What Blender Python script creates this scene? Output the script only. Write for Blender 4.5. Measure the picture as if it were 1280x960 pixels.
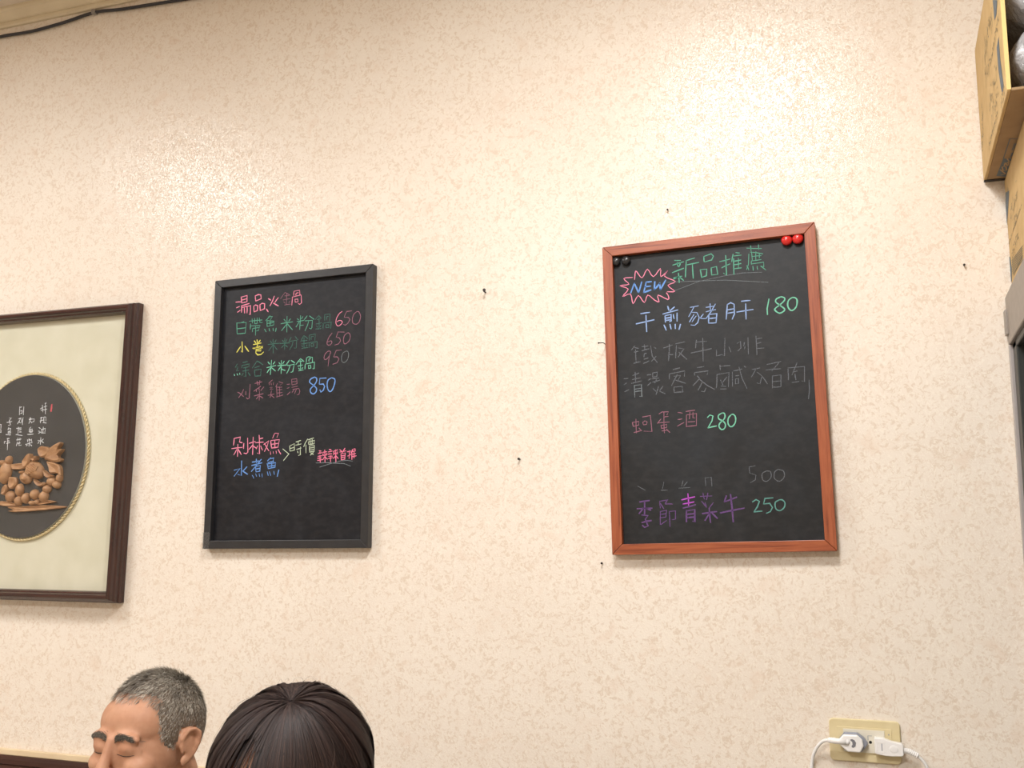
import bpy, bmesh, math, random
from math import sin, cos, pi, radians
from mathutils import Vector, Matrix, noise
random.seed(7)
for _o in list(bpy.data.objects): bpy.data.objects.remove(_o)
SC = bpy.context.scene
# ------------------------------------------------------------------ camera
CAMZ = 1.45
cam_data = bpy.data.cameras.new('camera'); cam = bpy.data.objects.new('camera', cam_data)
SC.collection.objects.link(cam); SC.camera = cam
cam_data.sensor_width = 36.0; cam_data.lens = 1280.68/1280*36.0
cam_data.clip_start = .05
_r = Vector((0.94051481, 0.33966045, 0.00791711)); _u = Vector((0.04670412, -0.15233416, 0.98722491)); _w = Vector((-0.3365273, 0.92812989, 0.15913608))
cam.matrix_world = Matrix(((_r.x, _u.x, -_w.x, 0), (_r.y, _u.y, -_w.y, -2.0), (_r.z, _u.z, -_w.z, CAMZ), (0, 0, 0, 1)))
# ------------------------------------------------------------------ world, lamps, exposure
wd = bpy.data.worlds.new('world'); SC.world = wd; wd.use_nodes = True
wd.node_tree.nodes['Background'].inputs[0].default_value = (1.0, .97, .94, 1)
wd.node_tree.nodes['Background'].inputs[1].default_value = .20
SC.view_settings.view_transform = 'Standard'; SC.view_settings.look = 'None'
SC.view_settings.gamma = 1; SC.view_settings.use_curve_mapping = False
SC.view_settings.exposure = 1.38
LIGHT_COL = (1.0, .99, .98)
LAMPS = [(-.32, -1.16, .30, .30, 11, 'near'), (-2.5, -1.35, .6, .6, 9, 'left'), (-.9, -3.0, .6, .6, 20, 'far')]
CEIL = 2.905
for (lx, ly, sx, sy, pw, nm) in LAMPS:
    ld = bpy.data.lights.new('ceiling_lamp', 'AREA'); ld.shape = 'RECTANGLE'; ld.size = sx; ld.size_y = sy
    ld.energy = pw; ld.color = LIGHT_COL
    lo = bpy.data.objects.new('ceiling_lamp', ld); SC.collection.objects.link(lo); lo.location = (lx, ly, CEIL-.035)
# ------------------------------------------------------------------ helpers
def srgb(r, g, b):
    f = lambda c: (c/255/12.92) if c/255 <= .04045 else ((c/255+.055)/1.055)**2.4
    return (f(r), f(g), f(b), 1)
def link(o, parent=None):
    SC.collection.objects.link(o)
    if parent: o.parent = parent
    return o
def tag(o, label=None, cat=None, group=None, kind=None):
    if label: o['label'] = label
    if cat: o['category'] = cat
    if group: o['group'] = group
    if kind: o['kind'] = kind
    return o
def thing(name, loc, label, cat, rot=(0, 0, 0), group=None):
    o = bpy.data.objects.new(name, None); o.empty_display_size = .05; link(o)
    o.location = loc; o.rotation_euler = rot
    return tag(o, label, cat, group)
def obj(name, bm, mat, parent=None, smooth=False, loc=None, bevel=0, seg=2):
    me = bpy.data.meshes.new(name); bmesh.ops.recalc_face_normals(bm, faces=bm.faces[:]) if smooth != 'raw' else None
    bm.to_mesh(me); bm.free()
    if mat: me.materials.append(mat)
    if smooth: me.polygons.foreach_set('use_smooth', [True]*len(me.polygons))
    o = bpy.data.objects.new(name, me); link(o, parent)
    if loc: o.location = loc
    if bevel:
        m = o.modifiers.new('bevel', 'BEVEL'); m.width = bevel; m.segments = seg; m.limit_method = 'ANGLE'; m.angle_limit = radians(40)
    return o
def struct(name, bm, mat, **k): return tag(obj(name, bm, mat, **k), kind='structure')
def box(bm, x0, x1, y0, y1, z0, z1):
    v = [bm.verts.new(p) for p in ((x0,y0,z0),(x1,y0,z0),(x1,y1,z0),(x0,y1,z0),(x0,y0,z1),(x1,y0,z1),(x1,y1,z1),(x0,y1,z1))]
    for f in ((0,3,2,1),(4,5,6,7),(0,1,5,4),(1,2,6,5),(2,3,7,6),(3,0,4,7)): bm.faces.new([v[i] for i in f])
    return bm
def B(): return bmesh.new()
def ell(bm, c, r, M=None, seg=24, rings=16):
    m = Matrix.Translation(c) @ (M or Matrix.Identity(4)) @ Matrix.Diagonal((r[0], r[1], r[2], 1))
    bmesh.ops.create_uvsphere(bm, u_segments=seg, v_segments=rings, radius=1, matrix=m)
def align(a, b):
    d = Vector(b)-Vector(a); q = Vector((0,0,1)).rotation_difference(d)
    return Matrix.Translation((Vector(a)+Vector(b))/2) @ q.to_matrix().to_4x4(), d.length
def cone(bm, a, b, r1, r2, seg=18, caps=True):
    m, L = align(a, b); bmesh.ops.create_cone(bm, cap_ends=caps, segments=seg, radius1=r1, radius2=r2, depth=L, matrix=m)
def limb(bm, pts, seg=18):
    for (p, r) in pts: ell(bm, p, (r, r, r), seg=seg, rings=12)
    for (p, r), (q, s) in zip(pts, pts[1:]): cone(bm, p, q, r, s, seg)
def tube(bm, pts, r, seg=8):
    pts = [Vector(p) for p in pts]; rings = []
    rr = r if isinstance(r, (list, tuple)) else [r]*len(pts)
    up = Vector((.13, .21, .97)).normalized()
    for i, p in enumerate(pts):
        t = (pts[min(i+1, len(pts)-1)]-pts[max(i-1, 0)]).normalized()
        a = t.cross(up); a = a.normalized() if a.length > 1e-4 else t.orthogonal().normalized()
        b = t.cross(a)
        rings.append([bm.verts.new(p+(a*cos(k*2*pi/seg)+b*sin(k*2*pi/seg))*rr[i]) for k in range(seg)])
    for A, C in zip(rings, rings[1:]):
        for k in range(seg): bm.faces.new((A[k], A[(k+1) % seg], C[(k+1) % seg], C[k]))
    bm.faces.new(rings[0][::-1]); bm.faces.new(rings[-1])
def spline(pts, n=6):
    pts = [Vector(p) for p in pts]; P = [pts[0]*2-pts[1]]+pts+[pts[-1]*2-pts[-2]]; out = []
    for i in range(1, len(P)-2):
        for k in range(n):
            t = k/n; a, b, c, d = P[i-1:i+3]
            out.append(.5*((2*b)+(c-a)*t+(2*a-5*b+4*c-d)*t*t+(3*b-a-3*c+d)*t**3))
    return out+[pts[-1]]
def extrude_poly(bm, pts2, f0, f1):
    """pts2 2-D polygon; f0/f1 map (a,b)->3-D for the two ends"""
    A = [bm.verts.new(f0(*p)) for p in pts2]; C = [bm.verts.new(f1(*p)) for p in pts2]; n = len(A)
    for k in range(n): bm.faces.new((A[k], A[(k+1) % n], C[(k+1) % n], C[k]))
    bm.faces.new(A[::-1]); bm.faces.new(C)
# ---- material building
def mat(name, col, rough=.6, spec=.5, metal=0, **k):
    m = bpy.data.materials.new(name); m.use_nodes = True; b = m.node_tree.nodes['Principled BSDF']
    b.inputs['Base Color'].default_value = col if len(col) == 4 else (*col, 1)
    b.inputs['Roughness'].default_value = rough; b.inputs['Specular IOR Level'].default_value = spec; b.inputs['Metallic'].default_value = metal
    for n, v in k.items(): b.inputs[n.replace('_', ' ')].default_value = v
    return m
def nd(m, t, **k):
    n = m.node_tree.nodes.new(t)
    for a, v in k.items():
        if a in n.inputs: n.inputs[a].default_value = v
        else: setattr(n, a, v)
    return n
def ln(m, a, b): m.node_tree.links.new(a, b)
def coords(m, scale=(1,1,1), out='Object', rot=(0,0,0)):
    t = nd(m, 'ShaderNodeTexCoord'); mp = nd(m, 'ShaderNodeMapping'); mp.inputs['Scale'].default_value = scale; mp.inputs['Rotation'].default_value = rot
    ln(m, t.outputs[out], mp.inputs['Vector']); return mp.outputs['Vector']
def noi(m, vec, scale, detail=3, rough=.5, dist=0):
    n = nd(m, 'ShaderNodeTexNoise'); n.inputs['Scale'].default_value = scale; n.inputs['Detail'].default_value = detail
    n.inputs['Roughness'].default_value = rough; n.inputs['Distortion'].default_value = dist
    ln(m, vec, n.inputs['Vector']); return n.outputs['Fac']
def ramp(m, fac, stops):
    r = nd(m, 'ShaderNodeValToRGB'); e = r.color_ramp.elements
    e[0].position, e[0].color = stops[0]; e[1].position, e[1].color = stops[-1]
    for p, c in stops[1:-1]:
        x = e.new(p); x.color = c
    ln(m, fac, r.inputs['Fac']); return r.outputs['Color']
def mix(m, fac, a, b, mode='MIX'):
    n = nd(m, 'ShaderNodeMix', data_type='RGBA', blend_type=mode)
    for s, v in ((0, fac), (6, a), (7, b)):
        if isinstance(v, (int, float)): n.inputs[s].default_value = v
        elif isinstance(v, tuple): n.inputs[s].default_value = v
        else: ln(m, v, n.inputs[s])
    return n.outputs[2]
def g(v): return (v, v, v, 1)
def bsdf(m): return m.node_tree.nodes['Principled BSDF']
def bump(m, h, strength, dist=.001):
    b = nd(m, 'ShaderNodeBump'); b.inputs['Strength'].default_value = strength; b.inputs['Distance'].default_value = dist
    ln(m, h, b.inputs['Height']); ln(m, b.outputs['Normal'], bsdf(m).inputs['Normal'])
def noisy(name, c1, c2, scale, rough=.6, stretch=(1,1,1), detail=4, bmp=0, **k):
    m = mat(name, c1, rough, **k); v = coords(m, stretch); f = noi(m, v, scale, detail)
    ln(m, ramp(m, f, [(.35, c1), (.65, c2)]), bsdf(m).inputs['Base Color'])
    if bmp: bump(m, f, bmp)
    return m
# ------------------------------------------------------------------ materials
def wallpaper():
    m = mat('wallpaper', srgb(235,222,203), .6, .5); v = coords(m)
    f1 = noi(m, v, 74, 3.5, .6, 1.5)
    vv = coords(m, (1, 1, .8)); f2 = noi(m, vv, 118, 2, .5, 2.6)
    f3 = noi(m, v, 3.2, 3, .55, .2); f4 = noi(m, v, 300, 2, .5)
    base = ramp(m, f3, [(.35, srgb(229,217,203)), (.65, srgb(234,224,211))])
    c = mix(m, ramp(m, f1, [(.50, g(0)), (.60, g(1))]), base, srgb(220,204,186))
    c = mix(m, ramp(m, f2, [(.53, g(0)), (.60, g(.75))]), c, srgb(243,234,221))
    f5 = noi(m, v, 22, 3, .5, .6)
    c = mix(m, ramp(m, f5, [(.58, g(0)), (.74, g(.4))]), c, srgb(224,202,182))
    ln(m, c, bsdf(m).inputs['Base Color'])
    ln(m, ramp(m, f2, [(.50, g(.68)), (.55, g(.25))]), bsdf(m).inputs['Roughness'])
    h = nd(m, 'ShaderNodeMath', operation='ADD'); ln(m, f2, h.inputs[0]); ln(m, f4, h.inputs[1])
    bump(m, h.outputs[0], .30, .001)
    return m
M_wall = wallpaper()
M_ceil = noisy('ceiling_paint', srgb(228,216,200), srgb(222,210,194), 8, .8)
M_floor = noisy('floor_tile', srgb(196,186,172), srgb(184,172,158), 12, .4)
M_plainwall = noisy('plain_wall', srgb(226,212,192), srgb(218,202,180), 5, .7)
M_cream = noisy('cream_moulding', srgb(226,214,188), srgb(218,205,178), 14, .45)
M_creamtop = noisy('cream_cap', srgb(226,206,172), srgb(214,192,158), 10, .4)
M_darkwood = noisy('dark_brown_wood', srgb(70,38,32), srgb(48,26,22), 18, .38, stretch=(.12,1,1.5))
M_cable = mat('black_cable', srgb(46,46,52), .5)
M_clip = mat('grey_clip', srgb(150,146,140), .4)
M_black = noisy('black_frame', srgb(44,44,46), srgb(38,38,40), 40, .42, spec=.5)
def chalkboard(name, a, b):
    m = mat(name, srgb(50,50,52), .5, .35); v = coords(m, (1,1,1.6))
    f = noi(m, v, 5, 5, .6, .8); f2 = noi(m, v, 60, 3)
    c = ramp(m, f, [(.42, srgb(*a)), (.72, srgb(*b))]); c = mix(m, ramp(m, f2, [(.4, g(0)), (.7, g(.08))]), c, srgb(90,90,92))
    ln(m, c, bsdf(m).inputs['Base Color']); ln(m, ramp(m, f, [(.3, g(.42)), (.7, g(.6))]), bsdf(m).inputs['Roughness']); return m
M_board = chalkboard('blackboard_face', (14,16,23), (26,29,36))
M_board2 = chalkboard('blackboard_face_worn', (18,20,23), (33,37,42))
def wood(name, horiz):
    s = (1.6, 8, 34) if horiz else (34, 8, 1.6)
    m = mat(name, srgb(176,92,58), .36, .5); v = coords(m, s); f = noi(m, v, 5, 5, .6, .6)
    c = ramp(m, f, [(.30, srgb(112,50,26)), (.45, srgb(148,74,42)), (.62, srgb(166,90,54)), (.8, srgb(132,62,34))])
    ln(m, c, bsdf(m).inputs['Base Color']); bump(m, f, .08, .0005); return m
M_wood_h = wood('red_brown_wood_across', True); M_wood_v = wood('red_brown_wood_upright', False)
def framewood(name, horiz):
    s = (1.2, 12, 26) if horiz else (26, 12, 1.2)
    m = mat(name, srgb(70,40,32), .22, .6); v = coords(m, s); f = noi(m, v, 5, 4, .6, .3)
    ln(m, ramp(m, f, [(.3, srgb(44,24,24)), (.55, srgb(62,36,32)), (.8, srgb(82,50,40))]), bsdf(m).inputs['Base Color']); return m
M_fw_h = framewood('rosewood_across', True); M_fw_v = framewood('rosewood_upright', False)
M_mat = noisy('cream_silk_mount', srgb(216,213,192), srgb(208,205,182), 14, .7, bmp=.05)
M_padside = mat('grey_pad_edge', srgb(178,180,172), .6)
M_velvet = noisy('charcoal_velvet', srgb(60,60,60), srgb(52,52,52), 20, .7)
M_gold = noisy('gold_cord', srgb(226,212,168), srgb(200,178,128), 200, .4)
M_carve = noisy('carved_camphor_wood', srgb(184,142,102), srgb(156,114,78), 45, .5, stretch=(1,1,2), bmp=.2)
def glass(name, rough=.02, tint=(1,1,1,1), refl=.10):
    m = bpy.data.materials.new(name); m.use_nodes = True; nt = m.node_tree; nt.nodes.clear()
    o = nt.nodes.new('ShaderNodeOutputMaterial'); t = nt.nodes.new('ShaderNodeBsdfTransparent'); t.inputs[0].default_value = tint
    gl = nt.nodes.new('ShaderNodeBsdfGlossy'); gl.inputs['Roughness'].default_value = rough
    lw = nt.nodes.new('ShaderNodeLayerWeight'); lw.inputs[0].default_value = .5
    pw = nt.nodes.new('ShaderNodeMath'); pw.operation = 'POWER'; pw.inputs[1].default_value = 4.0; nt.links.new(lw.outputs['Facing'], pw.inputs[0])
    fr = nt.nodes.new('ShaderNodeMath'); fr.operation = 'MULTIPLY_ADD'; fr.inputs[1].default_value = .6; fr.inputs[2].default_value = .025; nt.links.new(pw.outputs[0], fr.inputs[0])
    mx = nt.nodes.new('ShaderNodeMixShader'); nt.links.new(fr.outputs[0], mx.inputs[0]); nt.links.new(t.outputs[0], mx.inputs[1]); nt.links.new(gl.outputs[0], mx.inputs[2]); nt.links.new(mx.outputs[0], o.inputs[0])
    return m
M_glass = glass('picture_glass')
M_fridge_glass = glass('cabinet_glass', .03, (.55,.62,.58,1))
M_steel = noisy('taupe_metal', srgb(150,142,134), srgb(140,132,124), 60, .42, metal=.2)
M_post = mat('light_grey_metal', srgb(172,166,164), .35, metal=.3)
M_darkin = mat('dark_gasket', srgb(34,38,36), .45)
M_card = noisy('cardboard', srgb(204,174,122), srgb(194,163,110), 26, .75, bmp=.05)
M_card_edge = mat('cardboard_edge', srgb(226,196,130), .75)
M_card_shaded = noisy('cardboard_shaded_underside', srgb(160,132,96), srgb(150,122,88), 22, .8)  # same cardboard, with the shade of the underside put into its colour
M_ink = mat('blue_grey_print', srgb(92,104,112), .7)
M_inkline = mat('grey_print_lettering', srgb(120,116,96), .7)
M_tapeblack = mat('black_tape', srgb(34,32,34), .5)
M_plate = noisy('aged_cream_plastic', srgb(222,207,166), srgb(214,198,154), 30, .35)
M_module = mat('ivory_plastic', srgb(222,216,200), .35)
M_white = mat('white_plastic', srgb(238,236,234), .3)
M_whitecord = mat('white_cord', srgb(232,230,228), .45)
M_greypl = mat('grey_plastic', srgb(142,146,158), .4)
M_crescent = mat('mid_grey_inlay', srgb(118,118,124), .5)
M_slot = mat('socket_slot_black', srgb(14,13,12), .6)
M_red = mat('red_magnet', srgb(206,44,40), .22)
M_blackmag = mat('black_magnet', srgb(40,40,42), .25)
M_nail = mat('dark_nail', srgb(40,34,30), .4, metal=.5)
M_bag = glass('clear_plastic_film', .12, (.86,.86,.86,1))
_b = mat('crumpled_clear_plastic', srgb(225,225,228), .14, .9); bsdf(_b).inputs['Transmission Weight'].default_value = .25; bsdf(_b).inputs['Alpha'].default_value = .75
_v = coords(_b); bump(_b, noi(_b, _v, 70, 4, .6, 1.2), 1.0, .006); M_bag = _b
M_cup = noisy('grey_white_cups', srgb(190,190,192), srgb(110,108,112), 30, .5)
_t = mat('clear_tape', srgb(120,118,116), .12, .9); bsdf(_t).inputs['Alpha'].default_value = .32; bump(_t, noi(_t, coords(_t), 130, 3, .5, 1), .9, .003); M_tape = _t
M_emit = bpy.data.materials.new('lamp_diffuser'); M_emit.use_nodes = True
bsdf(M_emit).inputs['Emission Color'].default_value = (*LIGHT_COL, 1); bsdf(M_emit).inputs['Emission Strength'].default_value = 4
def skinmat(name, a, b):
    m = mat(name, srgb(*a), .55, .35); v = coords(m, out='Object'); f = noi(m, v, 28, 4, .6, .3); f2 = noi(m, v, 260, 3)
    c = ramp(m, f, [(.35, srgb(*a)), (.68, srgb(*b))]); ln(m, c, bsdf(m).inputs['Base Color'])
    bsdf(m).inputs['Subsurface Weight'].default_value = .12; bsdf(m).inputs['Subsurface Radius'].default_value = (.008, .003, .0015); bsdf(m).inputs['Subsurface Scale'].default_value = 1
    bump(m, f2, .12, .0006); return m
M_skin_man = skinmat('weathered_skin', (192,146,118), (176,128,100))
M_skin_woman = skinmat('fair_skin', (226,182,156), (214,164,138))
def hairmat(name, stops, rough):
    m = mat(name, stops[0][1], rough, .4); a = nd(m, 'ShaderNodeVertexColor', layer_name='tint')
    ln(m, ramp(m, a.outputs['Color'], stops), bsdf(m).inputs['Base Color']); return m
M_hair_grey = hairmat('grey_hair', [(0, srgb(50,46,42)), (.25, srgb(108,101,92)), (.6, srgb(156,149,137)), (1, srgb(210,203,190))], .5)
M_hair_dark = hairmat('dark_hair', [(0, srgb(20,12,11)), (.6, srgb(44,29,26)), (1, srgb(66,47,40))], .6)
M_brow = mat('dark_brow_hair', srgb(42,38,36), .6)
M_scalp = noisy('grey_scalp_stubble', srgb(112,96,80), srgb(84,72,62), 240, .7)
M_shirt = noisy('white_shirt_cloth', srgb(222,220,216), srgb(206,204,200), 60, .85)
M_jacket = noisy('dark_cloth', srgb(40,42,50), srgb(30,32,38), 60, .9)
M_trouser = noisy('grey_trouser_cloth', srgb(70,70,74), srgb(58,58,62), 60, .9)
M_shoe = mat('black_shoe', srgb(24,22,22), .4)
# ---- handwriting, strokes in board coordinates (0.1 mm)
WRITING=[
('B','pink',2.4,'-1565,2599 -1410,2593;-1541,2461 -1456,2484;-1510,2352 -1435,2391;-1424,2715 -1400,2562;-1424,2707 -1261,2734 -1258,2580;-1403,2637 -1266,2656;-1394,2564 -1258,2583;-1414,2495 -1192,2536;-1396,2494 -1397,2336;-1386,2455 -1155,2480 -1154,2263 -1185,2276;-1325,2442 -1310,2313;-1249,2458 -1245,2308;-1037,2703 -1018,2581;-1037,2703 -953,2730 -884,2712 -872,2621 -1018,2577;-1069,2458 -1054,2322;-1069,2458 -1019,2484 -958,2463 -962,2344 -1054,2322;-899,2481 -885,2338;-899,2481 -841,2510 -773,2492 -771,2373 -885,2338;-716,2361 -666,2289;-676,2604 -607,2560;-518,2649 -556,2548 -626,2428;-410,2602 -495,2498;-536,2487 -399,2408'),
('B','dimpink',1.2,'-235,2713 -347,2575;-227,2713 -99,2634;-240,2632 -124,2636;-278,2539 -87,2552;-184,2686 -182,2419;-260,2493 -217,2452;-93,2493 -125,2459;-232,2416 -74,2425'),
('B','pink',1.6,'6,2721 2,2618;6,2721 155,2730 167,2618;66,2671 59,2620;66,2671 124,2674;-39,2584 192,2616;-30,2576 -40,2392;200,2608 215,2422 167,2396 133,2421;38,2526 49,2458 123,2459 112,2527 38,2526'),
('B','green',1.7,'-1318,2111 -1437,2083;-1515,2097 -1494,1833;-1506,2089 -1257,2084 -1271,1824;-1500,1953 -1268,1958;-1494,1830 -1271,1831;-1173,2107 -824,2109;-1098,2161 -1085,2055;-1030,2170 -1024,2036;-962,2172 -958,2060;-903,2167 -881,2054 -813,2048;-1024,2036 -940,2044;-1136,2044 -1138,1910;-1133,1992 -869,1979 -893,1936;-1071,1927 -1075,1846;-1071,1927 -893,1936 -915,1863 -966,1860;-996,1966 -987,1757;-608,2195 -722,2086;-658,2170 -548,2168 -604,2091;-688,2076 -682,1949;-688,2083 -502,2053 -507,1965 -682,1942;-677,2015 -517,2025;-603,2076 -599,1957;-747,1887 -702,1817;-626,1893 -606,1825;-520,1892 -506,1824;-436,1885 -450,1805;-155,2143 -149,1768;-236,2076 -192,2021;-61,2077 -109,2022;-315,1979 -1,1998;-164,1952 -292,1815;-140,1965 -2,1815'),
('B','green',1.6,'202,2130 189,1802;114,2064 156,2031;260,2103 221,2048;108,1998 296,2012;174,1993 88,1868;194,1904 284,1899;375,2109 304,2027;432,2104 557,2013;321,1996 517,1992 507,1821 491,1793 442,1818;420,1981 391,1888 330,1762'),
('B','dimgreen',1.5,'677,2091 590,2003;677,2091 744,2020;639,1999 728,2007;610,1900 755,1917;685,2068 698,1777;627,1855 653,1816;741,1860 718,1819;605,1784 751,1780;830,2100 834,1955;830,2100 967,2103 964,1944;888,2052 883,1965;888,2052 928,2049;788,1900 1013,1911;804,1899 800,1769;1005,1912 993,1768;869,1865 872,1792 952,1793 942,1852 869,1865'),
('B','pink',1.5,'1278,2138 1200,2084 1139,1988 1125,1888 1159,1820 1207,1809 1278,1861 1284,1904 1220,1935 1149,1908'),
('B','dimpink',1.5,'1524,2129 1398,2125 1359,2071 1337,2001;1338,1998 1441,1985 1482,1931 1429,1849 1366,1811 1318,1836;1659,2104 1582,2052 1545,1955 1555,1853 1635,1811 1712,1855 1749,1981 1707,2085 1659,2104;1036,1657 959,1569 914,1457 924,1399 980,1380 1035,1434 1009,1479 930,1456;1347,1654 1187,1670 1143,1555;1143,1555 1231,1527 1257,1460 1203,1393 1108,1374;1434,1633 1357,1582 1328,1484 1346,1397 1393,1386 1471,1445 1500,1543 1474,1616 1434,1633'),
('B','dimgreen',1.6,'301,1654 223,1522;301,1654 409,1574;256,1534 394,1538;242,1462 413,1472;310,1617 319,1370;260,1425 285,1387;398,1437 375,1395;254,1353 424,1369;447,1651 451,1534;447,1651 601,1668 598,1523;497,1618 500,1538;498,1611 554,1614;429,1478 663,1490;445,1477 449,1360;655,1490 652,1339 611,1349;503,1451 505,1385 570,1388 559,1454 503,1451'),
('B','yellow',2.4,'-1347,1631 -1327,1377 -1362,1409;-1384,1515 -1481,1388;-1265,1521 -1157,1387;-1015,1629 -970,1574;-854,1632 -902,1569;-939,1646 -924,1482;-1036,1542 -826,1563;-1049,1454 -780,1479;-932,1482 -1015,1437;-882,1494 -779,1442;-963,1418 -820,1430 -826,1379 -945,1387;-954,1410 -960,1337 -907,1289 -823,1290 -749,1344'),
('B','dimgreen',1.6,'-510,1629 -491,1297;-584,1597 -540,1543;-425,1608 -456,1544;-639,1513 -314,1519;-512,1489 -616,1364;-487,1495 -391,1378;-193,1627 -192,1364;-258,1588 -223,1541;-134,1601 -165,1545;-313,1511 -65,1508;-196,1481 -276,1414;-179,1472 -111,1416;-28,1637 -90,1524;78,1651 155,1565;-66,1545 122,1560 113,1371 63,1382;25,1531 3,1445 -59,1347'),
('B','dimgreen',1.8,'-1451,1111 -1507,1033 -1430,1036 -1468,942 -1400,953;-1307,1131 -1180,1152;-1321,1066 -1326,1007;-1321,1066 -1126,1090 -1140,1025;-1284,1004 -1165,1019;-1297,931 -1128,950;-1224,1000 -1206,793 -1258,811;-1278,886 -1318,822;-1142,885 -1088,808;-917,1142 -1037,988;-909,1142 -753,1043;-970,991 -844,1020;-975,933 -961,800;-975,933 -799,944 -809,791;-961,793 -809,791'),
('B','mint',2.0,'-1525,872 -1514,834;-1448,882 -1429,844;-1381,892 -1370,855;-528,1138 -548,804;-622,1101 -578,1047;-438,1096 -486,1041;-650,971 -409,1006;-549,957 -636,853;-533,971 -413,876;-265,1113 -261,808;-329,1067 -294,1028;-189,1094 -228,1031;-359,996 -95,1000;-275,969 -346,879;-249,938 -257,909 -156,874;-58,1100 -129,1017;-8,1096 92,1032;-94,979 77,1004 42,832 -6,821;-36,968 -66,883 -112,806'),
('B','mint',1.7,'238,1122 120,992;238,1122 330,1051;199,1052 289,1061;170,953 300,973;239,1086 247,854;196,908 222,877;302,915 279,881;199,843 320,857;392,1126 388,1018;392,1126 440,1151 546,1130 549,1022;458,1100 460,1042;458,1100 506,1104;380,990 606,1018;364,991 360,868;606,1018 595,861 563,870;446,956 457,877 514,887 503,953 446,956'),
('B','dimpink',1.5,'1002,1170 1009,1227 952,1246 874,1187 845,1102 870,1058 925,1075 995,1149;1001,1206 973,1079 955,902;1286,1251 1152,1246 1092,1107;1092,1103 1180,1101 1229,1048 1183,965 1073,937'),
('B','pale',1.2,'1398,1214 1320,1170 1291,1072 1310,978 1373,960 1443,1019 1471,1131 1446,1204 1398,1214'),
('B','blue',2.4,'617,673 522,636 492,566 591,489 674,413 661,328 590,290 524,336 521,407 607,488 669,570 667,641 617,673;915,634 755,636 743,509;751,501 847,502 881,444 851,360 789,321 763,372;1050,632 964,581 944,468 979,353 1043,321 1104,402 1140,528 1130,599 1050,632'),
('B','dimpink',1.8,'-1410,443 -1358,418 -1244,331;-1252,500 -1290,414 -1378,309;-1190,452 -1186,364;-1079,607 -1090,286 -1131,267 -1166,298;-953,621 -761,647;-896,669 -875,573;-821,679 -834,578;-970,440 -790,546;-905,480 -902,422;-840,520 -828,447;-706,527 -786,444;-957,330 -716,368;-819,431 -818,221;-839,324 -895,254;-805,315 -720,266'),
('B','dimpink',1.4,'-487,674 -576,606 -558,562;-518,603 -508,559;-452,614 -458,556;-547,503 -480,507 -537,459 -462,462;-589,324 -424,344;-502,428 -529,270;-515,328 -421,257;-351,586 -389,509;-311,620 -203,584 -275,545;-373,522 -346,261;-364,500 -224,492;-290,503 -282,286;-353,434 -222,441;-351,362 -211,368;-364,276 -192,310;-95,549 -21,552;-91,455 -34,474;-85,304 -6,371;24,657 37,534;24,657 155,664 167,548 37,527;35,599 157,599;31,470 185,490;57,425 220,437 247,371 225,301 176,290;98,423 44,354;155,420 110,322'),
('B','pink',2.2,'-1453,-638 -1463,-790;-1445,-631 -1286,-609 -1306,-724;-1297,-724 -1229,-741;-1510,-867 -1224,-849;-1346,-772 -1344,-1053;-1373,-894 -1444,-1013;-1323,-896 -1242,-1013;-1186,-757 -1189,-879;-1091,-638 -1068,-962 -1108,-997 -1176,-980;-1044,-762 -879,-726;-942,-623 -940,-1024;-950,-809 -1046,-906;-933,-824 -855,-877;-785,-586 -770,-745;-773,-673 -682,-655;-877,-755 -662,-749;-769,-759 -758,-1016 -817,-993;-733,-832 -679,-933;-816,-828 -846,-899;-651,-806 -523,-726 -567,-852 -628,-964;-636,-778 -513,-954;-473,-728 -442,-892;-465,-721 -244,-708 -278,-877;-442,-892 -270,-878;-453,-807 -274,-792;-367,-718 -360,-888;-268,-934 -199,-1036'),
('B','pink',1.4,'-373,-561 -426,-673;-365,-558 -275,-565 -312,-656;-471,-969 -460,-1041;-397,-972 -387,-1022;-324,-961 -313,-1025'),
('B','blue',2.4,'-1226,-1157 -1219,-1493 -1313,-1462;-1418,-1366 -1260,-1328 -1411,-1502;-1078,-1297 -1174,-1387;-1191,-1387 -1053,-1469;-941,-1195 -759,-1172;-836,-1127 -824,-1213;-703,-1139 -956,-1408;-954,-1273 -683,-1218;-845,-1298 -831,-1419;-845,-1298 -722,-1280 -733,-1407 -831,-1419;-834,-1355 -735,-1343;-457,-1112 -537,-1180;-505,-1138 -375,-1121 -396,-1199;-527,-1223 -372,-1199;-542,-1250 -513,-1357;-550,-1250 -322,-1229 -334,-1328 -513,-1357;-531,-1307 -336,-1285;-429,-1212 -423,-1339;-234,-1394 -268,-1540'),
('B','blue',1.6,'-927,-1494 -883,-1566;-838,-1461 -810,-1525;-747,-1463 -728,-1528;-673,-1466 -661,-1544;-534,-1427 -506,-1513;-477,-1422 -441,-1515;-363,-1418 -343,-1496'),
('B','cream',2.0,'-146,-925 13,-1043 -120,-1186'),
('B','cream',1.8,'29,-866 41,-979;29,-866 148,-814 153,-962 49,-980;39,-923 143,-899;187,-781 307,-750;243,-769 254,-847;182,-851 326,-828;209,-950 329,-920;304,-891 310,-1073 263,-1086;235,-986 252,-1029;490,-722 429,-811 392,-894;447,-854 453,-1036;499,-744 642,-707;509,-786 519,-850;509,-786 667,-764 646,-841;519,-850 662,-834;547,-746 558,-837;603,-734 606,-832;536,-885 549,-1026;536,-885 663,-876 660,-1016;545,-928 656,-918;547,-977 658,-967;548,-1019 659,-1009;581,-1041 646,-1078;644,-1029 567,-1089'),
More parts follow.
